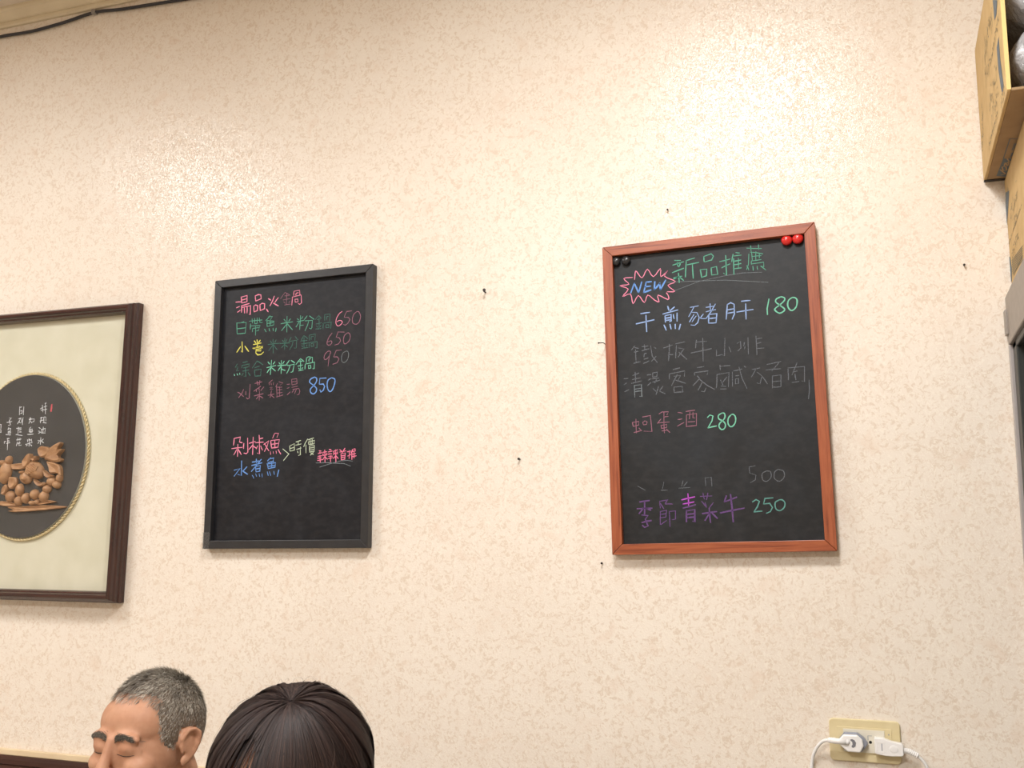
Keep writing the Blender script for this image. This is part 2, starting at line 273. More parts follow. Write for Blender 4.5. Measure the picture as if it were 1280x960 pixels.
('B','hotpink',1.9,'786,-999 842,-1008;764,-1061 859,-1044;803,-1028 812,-1063;758,-1124 861,-1113;752,-1165 854,-1162;753,-1214 879,-1197;813,-1119 826,-1265;882,-1038 984,-1027;928,-984 944,-1269;884,-1107 978,-1097;891,-1066 892,-1114;985,-1055 979,-1104;924,-1136 887,-1204;948,-1137 1005,-1195;1038,-981 1093,-990;1016,-1035 1117,-1018;1009,-1084 1111,-1080;1027,-1133 1128,-1130;1020,-1181 1137,-1164;1073,-1114 1085,-1259;1149,-1026 1258,-996;1203,-987 1218,-1271;1158,-1068 1259,-1065;1157,-1034 1159,-1103;1251,-1037 1245,-1092;1199,-1132 1154,-1186;1222,-1133 1271,-1190;1304,-991 1352,-1027;1436,-968 1391,-1028;1306,-1046 1461,-1024;1383,-1035 1369,-1083;1338,-1082 1349,-1220;1338,-1082 1446,-1072 1435,-1209 1349,-1220;1347,-1130 1440,-1120;1348,-1172 1441,-1161;1492,-1046 1585,-1035;1546,-1020 1543,-1199;1503,-1142 1587,-1104;1630,-996 1586,-1077;1608,-1050 1613,-1222;1653,-990 1700,-998;1616,-1050 1701,-1033;1618,-1105 1702,-1094;1619,-1160 1719,-1143;1662,-1038 1666,-1189'),
('B','pale',1.3,'715,-1268 952,-1269 1266,-1293 1422,-1305 1586,-1365;813,-1362 1110,-1288 1342,-1240 1497,-1236 1629,-1257'),
('O','pink',1.6,'-1481,2400 -1459,2564 -1428,2560 -1324,2422 -1209,2591 -1093,2420 -940,2576 -940,2403 -790,2512 -863,2403 -648,2270 -803,2209 -672,2070 -824,2079;-840,2057 -804,1991 -815,1915 -1016,2029 -999,1887 -1089,1935 -1223,2051 -1298,1902 -1416,2063 -1531,1902 -1577,2111 -1743,2073 -1620,2218 -1790,2307 -1601,2318 -1706,2449 -1518,2452'),
('O','blue',2.9,'-1491,2330 -1569,2134;-1491,2330 -1414,2125;-1336,2337 -1406,2124;-1243,2327 -1305,2114;-1243,2327 -1135,2323;-1278,2229 -1154,2231;-1305,2114 -1150,2152;-1066,2315 -1081,2145;-1081,2145 -968,2266;-968,2281 -959,2132;-959,2132 -844,2322'),
('O','pale',0.9,'-827,2275 -178,2231 339,2192 1159,2058;-667,2085 -178,2222 343,2281 685,2300 1054,2273'),
('O','green',2.1,'-649,2711 -525,2696;-688,2615 -465,2662;-598,2659 -584,2575;-527,2651 -566,2564;-704,2461 -471,2526;-682,2350 -513,2367;-581,2438 -572,2238;-593,2358 -683,2323;-550,2344 -482,2273;-243,2712 -420,2675;-411,2683 -444,2342;-398,2590 -160,2612;-292,2587 -288,2297;-58,2723 -55,2614;-58,2723 91,2760 132,2710 94,2633 -46,2609;-141,2461 -122,2297;-141,2461 -10,2456 -26,2322 -122,2297;77,2473 79,2329;77,2473 182,2488 199,2324 78,2325;247,2579 454,2609;373,2694 369,2287 312,2338;283,2449 449,2511;519,2700 485,2551;523,2610 514,2289;528,2555 665,2566;525,2484 662,2495;529,2403 665,2405'),
('O','green',1.4,'534,2662 679,2663;572,2729 648,2711;616,2608 606,2403;788,2793 1073,2750;867,2837 869,2730;1019,2845 1022,2738;851,2705 1092,2641;824,2672 804,2461 764,2359;877,2711 883,2523;960,2701 950,2515;888,2611 1056,2609;1025,2649 1020,2560;866,2525 1052,2530;871,2462 1099,2471 1093,2374 1061,2396;866,2525 862,2454;769,2438 806,2345;886,2416 889,2327;969,2406 974,2335;1036,2399 1131,2308'),
('O','paleblue',2.5,'-1381,1679 -1196,1688;-1482,1478 -1111,1528;-1275,1637 -1273,1296;-826,1779 -807,1692;-691,1750 -784,1682;-931,1627 -626,1682;-887,1584 -885,1453;-879,1591 -765,1603 -771,1465 -802,1460;-874,1536 -775,1542;-876,1490 -777,1496;-720,1598 -709,1513;-643,1622 -651,1453;-918,1402 -877,1290;-796,1406 -778,1304;-691,1396 -692,1304;-586,1386 -621,1282'),
('O','paleblue',1.8,'-377,1711 -212,1725;-302,1711 -415,1523;-366,1610 -248,1591 -208,1487 -243,1384 -304,1337 -378,1351;-309,1558 -405,1415;-266,1524 -353,1410;-124,1548 -187,1470;-180,1462 -76,1452;-65,1679 83,1687;19,1747 19,1602;122,1729 33,1586 -76,1452;-70,1588 123,1615'),
('O','paleblue',2.4,'-14,1529 -29,1356;-14,1529 141,1530 117,1350;-18,1446 122,1448;-29,1356 117,1350'),
('O','paleblue',2.2,'354,1693 317,1401;354,1693 422,1724 485,1687 482,1491 433,1390;356,1587 481,1597;353,1519 477,1529;626,1733 799,1731;528,1524 846,1546;709,1672 700,1365'),
('O','mint',2.3,'1156,1724 1110,1534 1110,1415;1384,1745 1297,1710 1280,1652 1346,1585 1433,1502 1423,1458 1337,1422 1256,1490 1273,1533 1361,1591 1443,1665 1446,1717 1384,1745;1593,1709 1520,1657 1499,1555 1536,1469 1592,1457 1659,1524 1680,1641 1648,1696 1593,1709'),
('O','faint',1.8,'-1528,1027 -1600,947;-1529,993 -1453,969;-1550,900 -1464,910;-1567,670 -1430,693;-1514,948 -1514,709;-1384,997 -1256,1003;-1331,1035 -1327,932;-1387,912 -1241,942;-1338,848 -1350,781;-1338,848 -1296,853;-1351,738 -1266,757;-1363,654 -1251,696;-1205,999 -1180,784 -1084,648;-1104,777 -1201,683;-1138,967 -1097,938;-946,934 -768,978;-825,1000 -833,822;-841,840 -857,664;-860,782 -760,782;-700,997 -516,1023;-685,962 -713,711;-654,909 -539,882 -662,724;-641,823 -491,667;-284,1037 -308,879;-294,995 -89,994;-403,786 2,839;-159,1068 -173,600;-1775,371 -1690,373;-1780,252 -1727,282;-1768,107 -1681,143;-1540,489 -1538,302;-1593,425 -1464,466;-1605,341 -1442,363;-1625,266 -1419,302;-1296,411 -1220,414;-1283,309 -1232,330;-1296,200 -1226,254;-1185,445 -1188,361;-1185,445 -1092,454 -1104,371 -1180,360;-1207,328 -1063,334;-1193,260 -1048,291;-1115,304 -1151,240;-1189,133 -1133,70;-1079,167 -1136,3;-995,161 -1057,81;-1058,65 -951,7;-773,480 -639,503;-851,402 -856,293;-843,401 -542,437 -556,329;-694,373 -820,157;-762,345 -629,351 -700,240;-732,267 -537,186;-771,128 -768,19;-771,128 -606,133 -602,24;-768,19 -594,23;-293,484 -162,495;-356,381 -350,330;-347,388 -85,401 -105,328;-301,318 -255,256;-255,265 -392,134;-271,258 -115,113 18,29;-209,187 -298,36;-142,66 -178,-6 -234,6'),
('O','pale',1.8,'-1567,220 -1567,-17;-1567,220 -1422,226 -1423,-19 -1465,-8;-1561,143 -1434,151;-1563,92 -1436,100'),
('O','faint',1.6,'274,1029 246,672 199,705;97,804 91,685;91,685 199,705;342,843 375,740;499,899 568,933 571,803 511,749;644,906 621,839;649,836 637,778;716,999 707,663;869,1015 867,640;885,954 980,966;880,866 956,879;884,767 1007,766;150,500 155,401;158,470 342,475;83,317 60,51;92,316 316,338 292,54;145,203 188,101;273,253 191,160;136,26 251,18;149,84 244,67;383,343 369,58;404,361 568,388;513,432 558,211 642,-1;437,260 504,265;434,201 428,103 486,109 491,207 434,201;609,444 645,411;757,363 909,381;822,348 739,217;849,307 938,222 892,69 837,93;1032,59 938,222;1045,438 1309,476;1020,333 1301,334;1290,477 1131,305;1134,207 1121,-26;1134,207 1293,214 1280,-8;1138,99 1277,99;1131,-11 1271,-13;1430,320 1426,107;1431,339 1736,344 1717,47 1673,69;1603,423 1497,198;1537,253 1593,268;1488,54 1617,64;1553,213 1564,97;1802,79 1799,-113 1770,-283'),
('O','dimpink',1.5,'-1634,-524 -1617,-606;-1634,-524 -1501,-512 -1514,-582;-1617,-606 -1504,-583;-1560,-459 -1561,-740;-1611,-727 -1458,-695;-1506,-643 -1448,-706;-1427,-427 -1265,-407;-1265,-407 -1247,-728 -1408,-712;-1380,-506 -1425,-537 -1413,-584 -1352,-582 -1336,-532 -1380,-506;-1093,-388 -1032,-352 -902,-356 -934,-418;-992,-364 -1000,-553;-996,-454 -906,-449;-1057,-490 -1131,-575;-1131,-565 -891,-560;-1063,-619 -1055,-679;-1063,-619 -943,-606 -955,-665 -1055,-679;-1001,-583 -999,-772;-1047,-729 -927,-716;-956,-695 -890,-768;-714,-382 -626,-401;-721,-520 -641,-515;-736,-652 -605,-587;-556,-372 -379,-358;-549,-442 -560,-678;-549,-442 -352,-425 -364,-661;-560,-669 -364,-661;-478,-387 -494,-524;-419,-391 -425,-509 -386,-511;-526,-582 -389,-580'),
('O','mint',2.1,'-143,-517 -92,-471 -35,-494 -59,-591 -143,-723;-143,-723 23,-693;141,-446 71,-491 77,-560 152,-603 196,-674 173,-751 115,-767 70,-706 93,-639 153,-594 194,-528 188,-459 141,-446;321,-487 260,-552 246,-648 280,-718 338,-712 389,-637 394,-540 359,-489 321,-487'),
('O','faint',1.3,'600,-1513 606,-1631;600,-1513 716,-1497;606,-1631 719,-1675 701,-1766 609,-1814;915,-1606 836,-1654 842,-1772 916,-1801 997,-1726 990,-1622 915,-1606;1132,-1584 1065,-1638 1059,-1755 1144,-1810 1236,-1736 1231,-1620 1132,-1584;-760,-1866 -546,-1861;-673,-1722 -705,-1828;-594,-1752 -665,-1829;-245,-1687 -240,-1846;-245,-1687 -126,-1679 -121,-1851;-1113,-1892 -991,-1897;-1052,-1734 -1085,-1866;-1576,-1793 -1427,-1880'),
('O','purple',2.9,'-1546,-2105 -1353,-2085;-1606,-2237 -1304,-2234;-1449,-2095 -1460,-2363;-1482,-2228 -1569,-2332;-1427,-2230 -1333,-2273;-1515,-2361 -1392,-2378 -1449,-2443;-1449,-2443 -1400,-2578 -1469,-2603 -1509,-2562;-1520,-2508 -1328,-2473;-697,-2253 -455,-2195;-632,-2295 -643,-2519;-633,-2308 -472,-2287 -484,-2523 -523,-2509;-623,-2374 -489,-2365;-626,-2440 -492,-2431;-331,-2370 -54,-2339;-194,-2269 -182,-2545;-199,-2374 -285,-2503;-146,-2363 -47,-2470;144,-2045 99,-2161;99,-2161 337,-2078;10,-2367 467,-2291;223,-2022 248,-2543'),
('O','purple',1.8,'-1149,-2105 -1141,-2239;-1149,-2105 -986,-2084;-1137,-2146 -1074,-2254;-999,-2084 -1043,-2149;-1043,-2162 -895,-2167;-1144,-2305 -1155,-2558;-1144,-2305 -1021,-2283 -1040,-2415 -1136,-2425;-1133,-2359 -1038,-2349;-1141,-2558 -1030,-2482;-968,-2311 -968,-2602;-968,-2311 -847,-2301 -854,-2460 -922,-2471;-355,-2040 -130,-2040;-299,-1976 -278,-2096;-207,-1979 -239,-2110;-333,-2133 -246,-2255;-268,-2162 -246,-2241;-110,-2167 -194,-2269'),
('O','magenta',2.4,'-717,-2093 -461,-2044;-591,-1978 -588,-2204;-694,-2174 -479,-2141'),
('O','teal',2.1,'627,-2179 694,-2137 756,-2171 712,-2273 642,-2369;642,-2369 796,-2358;1012,-2115 860,-2123 829,-2225;829,-2225 943,-2216 989,-2295 947,-2370 869,-2401;1123,-2158 1045,-2206 1051,-2322 1124,-2358 1203,-2301 1221,-2212 1174,-2159 1123,-2158'),
('P','ink',1.5,'273,1070 349,1105;327,1168 360,992;293,1032 386,1053;402,1203 448,1214;379,1116 472,1138;419,1190 445,939;387,1041 479,1062;297,844 375,854;289,769 397,790;326,868 310,719;405,865 418,740;405,865 468,863 478,763;388,728 499,712;274,607 324,581;267,520 316,506;274,458 349,493;358,555 482,576 475,489;415,615 413,479;357,567 367,468 493,464;363,356 365,182;276,284 339,282 284,209;446,316 388,268;388,268 465,217;-23,868 -48,806;-66,819 45,828;-6,855 -55,718;-14,780 39,728;61,827 109,826 99,763 53,752;18,628 -24,580;-38,555 71,577;-6,554 1,491 79,501 73,564;-34,517 92,526;-74,444 116,450;-60,318 -38,255;-15,342 25,266;66,327 90,252;-27,305 53,303;-111,195 107,239;10,254 6,142;-46,181 -75,157;49,191 100,152;-391,1159 -383,944;-388,1134 -325,1144;-261,1154 -254,939;-362,1044 -299,1055 -307,979 -355,981;-405,844 -311,866;-340,842 -423,718;-382,780 -329,740;-292,840 -287,739;-257,876 -259,688;-443,606 -283,613;-383,641 -380,465;-358,565 -279,575;-337,514 -273,512;-443,455 -231,423;-411,316 -254,336;-369,365 -362,302;-304,363 -298,300;-374,265 -395,165;-311,275 -316,175 -237,186;-354,227 -275,237;-699,880 -634,877 -692,816 -647,701 -711,690;-768,768 -608,788;-689,639 -714,577;-701,601 -621,611 -630,549 -694,538;-709,526 -611,523 -619,447 -767,465;-706,501 -641,499;-796,289 -790,238;-796,289 -747,288;-722,350 -642,360;-700,299 -635,297;-725,237 -614,259;-692,374 -674,72;-1008,725 -952,724 -947,622;-986,534 -929,520 -952,609'),
('P','seal',4.8,'623,1167 614,1002'),
]
# ---- measured positions in the room (metres)
CABLE_PTS=[(-2.4038, -0.007, 2.8273), (-2.2297, -0.007, 2.831), (-2.1169, -0.007, 2.8278), (-2.008, -0.007, 2.8341), (-1.9075, -0.007, 2.8447), (-1.8234, -0.007, 2.8378), (-1.7211, -0.007, 2.8331), (-1.6337, -0.007, 2.8291), (-1.5484, -0.007, 2.8263), (-1.4064, -0.007, 2.821)]
CLIP_PT=(-1.9078, -0.007, 2.8482)
MAG=[(-0.1548, -0.0095, 2.0465), (-0.134, -0.0095, 2.0476), (-0.4951, -0.0095, 2.0346), (-0.4741, -0.0095, 2.0347)]
NAILS=[(-0.7874, 0.0, 1.9958), (-0.7062, 0.0, 1.6342), (-0.522, -0.0, 1.8654), (-0.3887, 0.0, 2.1368), (0.1581, -0.0, 1.9719), (-0.5315, 0.0, 1.4239)]
OVAL=(-0.008000000000000007, -0.007880591864743713, 0.18444177758114177, 0.20235090086063584)
_CA=[[-0.08932, 0.0003438, 3.054e-05, -8.302e-09], [0.04201, -1.019e-05, -0.00027, 1.234e-08]]
def CARVE(x,y): return tuple(c[0]+c[1]*x+c[2]*y+c[3]*x*y for c in _CA)
CARVED=[('tail_fin','430,215 470,120 560,60 572,75 545,125 582,120 578,140 545,190 578,215 560,240 500,240',.016),
('tail_fin','440,235 500,245 560,280 570,365 545,345 475,345 460,290',.013),('tail_fin','365,120 400,95 460,110 475,150 440,190 395,200 370,165',.015),
('dorsal_fin','235,235 285,165 298,190 295,250 255,300 235,270',.018),('back_fin','305,215 345,185 352,210 330,235',.016),
('pelvic_fin','330,400 375,430 430,430 420,460 370,465 335,430',.015),('pelvic_fin','415,315 450,345 500,370 470,390 430,375',.014),
('goldfish_tail','20,540 40,470 70,450 75,500 50,545',.013),('lotus_leaf','90,380 150,385 158,440 110,490 80,460',.010),
('ripple','70,690 120,680 70,655 200,650 330,640 480,640 595,648 590,660 480,675 300,692 130,700',.007),('ripple','0,600 60,605 130,620 200,635 130,648 0,640',.007),('ripple','380,615 440,592 508,603 500,612 430,625 350,635',.008),
('driftwood','100,262 240,250 240,290 190,310 110,305',.008)]
CARVED_LUMPS=[('goldfish_body',325,315,100,78,.017,.55),('goldfish_head',240,385,62,60,.015,.4),('goldfish_eye',222,340,20,20,.020,0),('goldfish_cheek',250,400,30,26,.021,0),
('companion_fish',45,340,62,110,.015,.15),('companion_fish_head',80,225,30,45,.013,0),('companion_eye',22,350,20,20,.018,0),('companion_fin',15,250,32,28,.015,0),
('pebble',90,560,50,55,.012,.3),('pebble',178,500,40,62,.012,0),('pebble',170,600,36,48,.014,0),('pebble',238,575,37,52,.014,0),('pebble',320,540,40,50,.015,0),('pebble',402,560,44,56,.013,0),('pebble',300,618,28,24,.014,0),('pebble',345,610,24,26,.012,0),
('pebble',470,420,42,44,.012,0),('pebble',520,450,38,38,.013,.3),('pebble',545,390,28,40,.012,0),('pebble',430,490,44,38,.011,0)]
QUADS1=[[(0.2, -0.3545, 2.2389), (0.2, -0.3238, 2.2357), (0.2, -0.3246, 2.1985), (0.2, -0.3391, 2.1614), (0.2, -0.3479, 2.15), (0.2, -0.3619, 2.1468), (0.2, -0.3715, 2.1514), (0.2, -0.3551, 2.2023)], [(0.2, -0.3166, 2.3205), (0.2, -0.3701, 2.2916), (0.2, -0.3475, 2.2792), (0.2, -0.3208, 2.283), (0.2, -0.318, 2.3072)]]
PRINT1=[((0.2, -0.1681, 2.2068), (0.2, -0.3016, 2.2153), 0.028, 7), ((0.2, -0.1917, 2.1735), (0.2, -0.3001, 2.1754), 0.02, 7), ((0.2, -0.3239, 2.1416), (0.2, -0.3759, 2.1449), 0.02, 5), ((0.2, -0.0172, 2.1798), (0.2, -0.0705, 2.2507), 0.022, 16), ((0.2, -0.1268, 2.149), (0.2, -0.2808, 2.1466), 0.01, 16), ((0.2, -0.1496, 2.3128), (0.2, -0.2952, 2.3112), 0.03, 14), ((0.2, -0.2198, 2.2538), (0.2, -0.3758, 2.2654), 0.012, 18), ((0.2, -0.1417, 2.2755), (0.2, -0.2201, 2.2643), 0.03, 5)]
QUADS2=[[(0.2345, -0.0153, 2.0985), (0.2345, -0.0644, 2.0858), (0.2345, -0.0259, 2.0581), (0.2345, 0.03, 2.0217), (0.2345, 0.0237, 2.0489)], [(0.2345, 0.0295, 1.9876), (0.2345, -0.0117, 1.979), (0.2345, -0.0238, 1.9536), (0.2345, -0.012, 1.9346), (0.2345, 0.0384, 1.933), (0.2345, 0.0416, 1.9627)]]
PRINT2=[((0.2345, -0.0353, 2.0957), (0.2345, -0.0517, 2.0991), 0.02, 3), ((0.2345, -0.053, 2.0454), (0.2345, -0.1595, 2.0589), 0.022, 8), ((0.2345, -0.0879, 2.0146), (0.2345, -0.1346, 2.0174), 0.018, 4), ((0.2345, -0.0306, 1.9758), (0.2345, -0.1373, 1.9803), 0.02, 7), ((0.2345, -0.0026, 2.004), (0.2345, -0.2023, 2.0144), 0.003, 16)]
HATCH=[[(0.2345, -0.0312, 1.9656), (0.2345, -0.1799, 1.951)], [(0.2345, -0.0307, 1.9618), (0.2345, -0.1779, 1.9475)], [(0.2345, -0.0303, 1.9579), (0.2345, -0.176, 1.9441)], [(0.2345, -0.0298, 1.954), (0.2345, -0.174, 1.9407)], [(0.2345, -0.0294, 1.9501), (0.2345, -0.172, 1.9373)], [(0.2345, -0.029, 1.9462), (0.2345, -0.17, 1.9339)], [(0.2345, -0.0285, 1.9424), (0.2345, -0.168, 1.9305)], [(0.2345, -0.0466, 1.9357), (0.2345, -0.1716, 1.9366)], [(0.2345, -0.0376, 1.9651), (0.2345, -0.0455, 1.934)], [(0.2345, -0.1, 1.9596), (0.2345, -0.1082, 1.9312)], [(0.2345, -0.1585, 1.9545), (0.2345, -0.167, 1.9286)]]
QUADS3=[[(0.222, -0.1178, 2.127), (0.238, -0.1124, 2.127), (0.2392, -0.0607, 2.127), (0.2356, -0.0203, 2.127), (0.2189, -0.0297, 2.127)]]
VOZY=[((0.2219, -0.0635, 2.127), (0.2335, -0.0371, 2.127)), ((0.2335, -0.0371, 2.127), (0.2258, -0.0335, 2.127)), ((0.2241, -0.0765, 2.127), (0.23, -0.0768, 2.127)), ((0.23, -0.0768, 2.127), (0.2335, -0.0566, 2.127)), ((0.2335, -0.0566, 2.127), (0.2276, -0.0556, 2.127)), ((0.2276, -0.0556, 2.127), (0.2241, -0.0765, 2.127)), ((0.227, -0.0797, 2.127), (0.2271, -0.0971, 2.127)), ((0.2271, -0.0971, 2.127), (0.2328, -0.0777, 2.127)), ((0.2328, -0.0777, 2.127), (0.2333, -0.0968, 2.127)), ((0.23, -0.0921, 2.127), (0.2333, -0.1037, 2.127)), ((0.2281, -0.1157, 2.127), (0.2327, -0.1027, 2.127)), ((0.2327, -0.1027, 2.127), (0.2377, -0.0936, 2.127))]
OUTLINE3=[((0.222, -0.1178, 2.127), (0.2232, -0.2093, 2.127)), ((0.2232, -0.2093, 2.127), (0.2395, -0.2038, 2.127)), ((0.2334, -0.1179, 2.127), (0.2335, -0.143, 2.127)), ((0.2344, -0.126, 2.127), (0.2352, -0.1534, 2.127)), ((0.2356, -0.1312, 2.127), (0.2356, -0.1694, 2.127)), ((0.2352, -0.1534, 2.127), (0.2353, -0.1854, 2.127)), ((0.2324, -0.1543, 2.127), (0.2326, -0.1863, 2.127))]
BAG=[(0.266, -0.29, 2.1911), (0.266, -0.28, 2.3031)]
MAN=((-1.1984, -0.4923, 1.1192), -7, 0)
WOM=((-0.6984, -0.8552, 1.1515), -12, 17)
# ------------------------------------------------------------------ the room
XL, XR, YF = -4.2, 1.55, -4.6
bm = B(); box(bm, XL-.1, XR+.1, 0, .1, 0, CEIL+.1); struct('wall_back', bm, M_wall)
bm = B(); box(bm, XL-.1, XR+.1, YF-.1, YF, 0, CEIL+.1); struct('wall_front', bm, M_plainwall)
bm = B(); box(bm, XL-.1, XL, YF, 0, 0, CEIL+.1); struct('wall_left', bm, M_plainwall)
bm = B(); box(bm, XR, XR+.1, YF, 0, 0, CEIL+.1); struct('wall_right', bm, M_plainwall)
bm = B(); box(bm, XL, XR, YF, 0, -.1, 0); struct('floor', bm, M_floor)
bm = B(); box(bm, XL, XR, YF, 0, CEIL, CEIL+.1); struct('ceiling', bm, M_ceil)
# moulding under the ceiling
bm = B(); prof = [(0, 2.856), (-.007, 2.856), (-.010, 2.860), (-.010, 2.868), (-.007, 2.871), (-.012, 2.874), (-.018, 2.884), (-.022, 2.890), (-.026, 2.892), (-.028, 2.897), (-.028, CEIL), (0, CEIL)]
extrude_poly(bm, prof, lambda a, b: (XL, a, b), lambda a, b: (XR, a, b)); struct('trim_1', bm, M_cream)
# dark wooden wainscot with a cream cap, below the wallpaper
WT = CAMZ-.4812
w = thing('trim_2', (0, 0, 0), None, None); w['kind'] = 'structure'; del_ = [w.pop(k) for k in ('label', 'category') if k in w]
bm = B(); box(bm, XL, XR, -.012, 0, WT-.012, WT+.002); obj('cap_strip', bm, M_creamtop, w, bevel=.002)
bm = B(); prof = [(0, WT-.012), (-.016, WT-.012), (-.019, WT-.020), (-.019, WT-.030), (-.014, WT-.034), (-.017, WT-.042), (-.017, WT-.060), (-.012, WT-.064), (-.012, WT-.085), (0, WT-.085)]
extrude_poly(bm, prof, lambda a, b: (XL, a, b), lambda a, b: (XR, a, b)); obj('top_rail', bm, M_darkwood, w)
bm = B(); box(bm, XL, XR, -.004, 0, .09, WT-.085); obj('backing_board', bm, M_darkwood, w)
x = XL
while x < XR-.01:
    x1 = min(x+.118, XR)
    bm = B(); box(bm, x+.0015, x1-.0015, -.010, 0, .09, WT-.085); obj('panel', bm, M_darkwood, w, bevel=.002); x = x1
bm = B(); box(bm, XL, XR, -.018, 0, 0, .09); struct('baseboard_back', bm, M_darkwood, bevel=.004)
# ceiling lamps as real fixtures
lab = {'near': 'square flush ceiling lamp nearest the blackboards', 'left': 'square flush ceiling lamp at the left of the room', 'far': 'large square ceiling lamp behind the viewer'}
for (lx, ly, sx, sy, pw, nm) in LAMPS:
    t = thing('ceiling_light', (lx, ly, CEIL), lab[nm], 'lamp')
    bm = B(); box(bm, -sx/2-.02, sx/2+.02, -sy/2-.02, -sy/2, -.03, 0); box(bm, -sx/2-.02, sx/2+.02, sy/2, sy/2+.02, -.03, 0); box(bm, -sx/2-.02, -sx/2, -sy/2, sy/2, -.03, 0); box(bm, sx/2, sx/2+.02, -sy/2, sy/2, -.03, 0)
    obj('frame', bm, M_white, t)
    bm = B(); box(bm, -sx/2, sx/2, -sy/2, sy/2, -.022, -.002); obj('diffuser', bm, M_emit, t)
# black cable along the moulding
t = thing('cable', (-2.0, 0, 2.83), 'thin black cable running along the wall just under the ceiling moulding', 'cable')
pts = [Vector(p) for p in CABLE_PTS]
bm = B(); tube(bm, [p-Vector(t.location) for p in spline(pts, 6)], .0042, 8); obj('cord', bm, M_cable, t, smooth=True)
bm = B(); c = Vector(CLIP_PT)-Vector(t.location); box(bm, c.x-.006, c.x+.006, -.012, 0, c.z-.008, c.z+.003); ell(bm, (c.x-.003, -.012, c.z), (.004, .002, .004), seg=12, rings=8); obj('clip', bm, M_clip, t, bevel=.001)
# ------------------------------------------------------------------ blackboards
CH = {'pink': (240,146,174), 'dimpink': (178,122,142), 'green': (98,168,144), 'dimgreen': (80,130,118), 'yellow': (222,216,104), 'blue': (112,156,222), 'paleblue': (150,176,222),
      'pale': (150,160,166), 'faint': (128,132,140), 'purple': (118,86,140), 'magenta': (190,90,204), 'cream': (196,210,184), 'hotpink': (246,136,168), 'teal': (108,164,156), 'mint': (124,198,170), 'ink': (226,230,234), 'seal': (206,92,100)}
AL = {'faint': .62, 'pale': .6, 'dimpink': .72, 'dimgreen': .75, 'purple': .8, 'teal': .85}
def chalk(name, c, al):
    m = mat('chalk_'+name, srgb(*c), .9, .2); v = coords(m, (1,1,1)); f = noi(m, v, 520, 3, .7)
    if name in ('ink', 'seal'): return m
    lo = max(0, al-.45)
    ln(m, ramp(m, f, [(.30, g(lo)), (.46, g(al))]), bsdf(m).inputs['Alpha']); return m
M_chalk = {k: chalk(k, c, AL.get(k, 1.0)) for k, c in CH.items()}
CNAME = {'pink': 'pink chalk writing', 'dimpink': 'dull pink chalk writing', 'green': 'green chalk writing', 'dimgreen': 'dull green chalk writing', 'yellow': 'yellow chalk writing', 'blue': 'bright blue chalk writing', 'paleblue': 'pale blue chalk writing',
         'pale': 'thin pale chalk line', 'faint': 'half wiped grey chalk writing', 'purple': 'purple chalk writing', 'magenta': 'bright magenta chalk strokes', 'cream': 'pale green chalk writing', 'hotpink': 'hot pink chalk writing', 'teal': 'teal chalk price', 'mint': 'mint green chalk writing'}
def write(key, parent, y):
    n = 0
    for (b, col, wd_, st) in WRITING:
        if b != key: continue
        bm = B(); hw = wd_/2000*(1.12 if key != 'P' else 1.25); n += 1
        rnd = random.Random(n)
        for s in st.split(';'):
            P = [Vector((float(a)/1e4, float(c)/1e4)) for a, c in (q.split(',') for q in s.split())]
            if len(P) >= 7:
                P = [Vector((q.x, q.y)) for q in spline([Vector((q.x, q.y, 0)) for q in P], 3)]
            elif len(P) == 2:
                P = [P[0], P[0].lerp(P[1], .5)+Vector((rnd.uniform(-1, 1), rnd.uniform(-1, 1)))*.0004, P[1]]
            L = []
            for i, p in enumerate(P):
                tt = P[min(i+1, len(P)-1)]-P[max(i-1, 0)]
                if tt.length < 1e-7: continue
                tt.normalize(); nn = Vector((-tt.y, tt.x)); k = hw*rnd.uniform(.8, 1.15)
                if i in (0, len(P)-1): k *= .75
                e = p+tt*(-hw*.4 if i == 0 else hw*.4 if i == len(P)-1 else 0)
                L.append((e+nn*k, e-nn*k))
            V = [(bm.verts.new((a.x, y-n*.00002, a.y)), bm.verts.new((c.x, y-n*.00002, c.y))) for a, c in L]
            for (a, b_), (c, d) in zip(V, V[1:]): bm.faces.new((a, b_, d, c))
        nm = 'chalk_writing' if key != 'P' else ('calligraphy' if col == 'ink' else 'red_seal')
        o = obj(nm, bm, M_chalk[col], parent)
        o['kind'] = 'stuff'
        if key != 'P': o['label'] = CNAME[col]
def rail(bm, W, H, wd, side, yb, yf, gap=.0004):
    """mitred rail of a W x H frame, wd wide, between depths yb (wall) and yf (front)"""
    w2, h2 = W/2, H/2; s = gap
    q = {'top': [(-w2+s, h2), (w2-s, h2), (w2-wd-s, h2-wd), (-w2+wd+s, h2-wd)], 'bottom': [(-w2+s, -h2), (w2-s, -h2), (w2-wd-s, -h2+wd), (-w2+wd+s, -h2+wd)],
         'left': [(-w2, h2-s), (-w2+wd, h2-wd-s), (-w2+wd, -h2+wd+s), (-w2, -h2+s)], 'right': [(w2, h2-s), (w2-wd, h2-wd-s), (w2-wd, -h2+wd+s), (w2, -h2+s)]}[side]
    extrude_poly(bm, q, lambda a, b: (a, yb, b), lambda a, b: (a, yf, b))
def board(loc, rot, W, H, wd, yf, mh, mv, mface, key, label):
    t = thing('blackboard', loc, label, 'blackboard', (0, -rot, 0))
    bm = B(); box(bm, -W/2+wd*.6, W/2-wd*.6, -.009, -.002, -H/2+wd*.6, H/2-wd*.6); obj('writing_surface', bm, mface, t)
    for s in ('top', 'bottom', 'left', 'right'):
        bm = B(); rail(bm, W, H, wd, s, -.001, -yf); obj('frame_rail', bm, mh if s in ('top', 'bottom') else mv, t, bevel=.0008)
    write(key, t, -.0093)
    return t
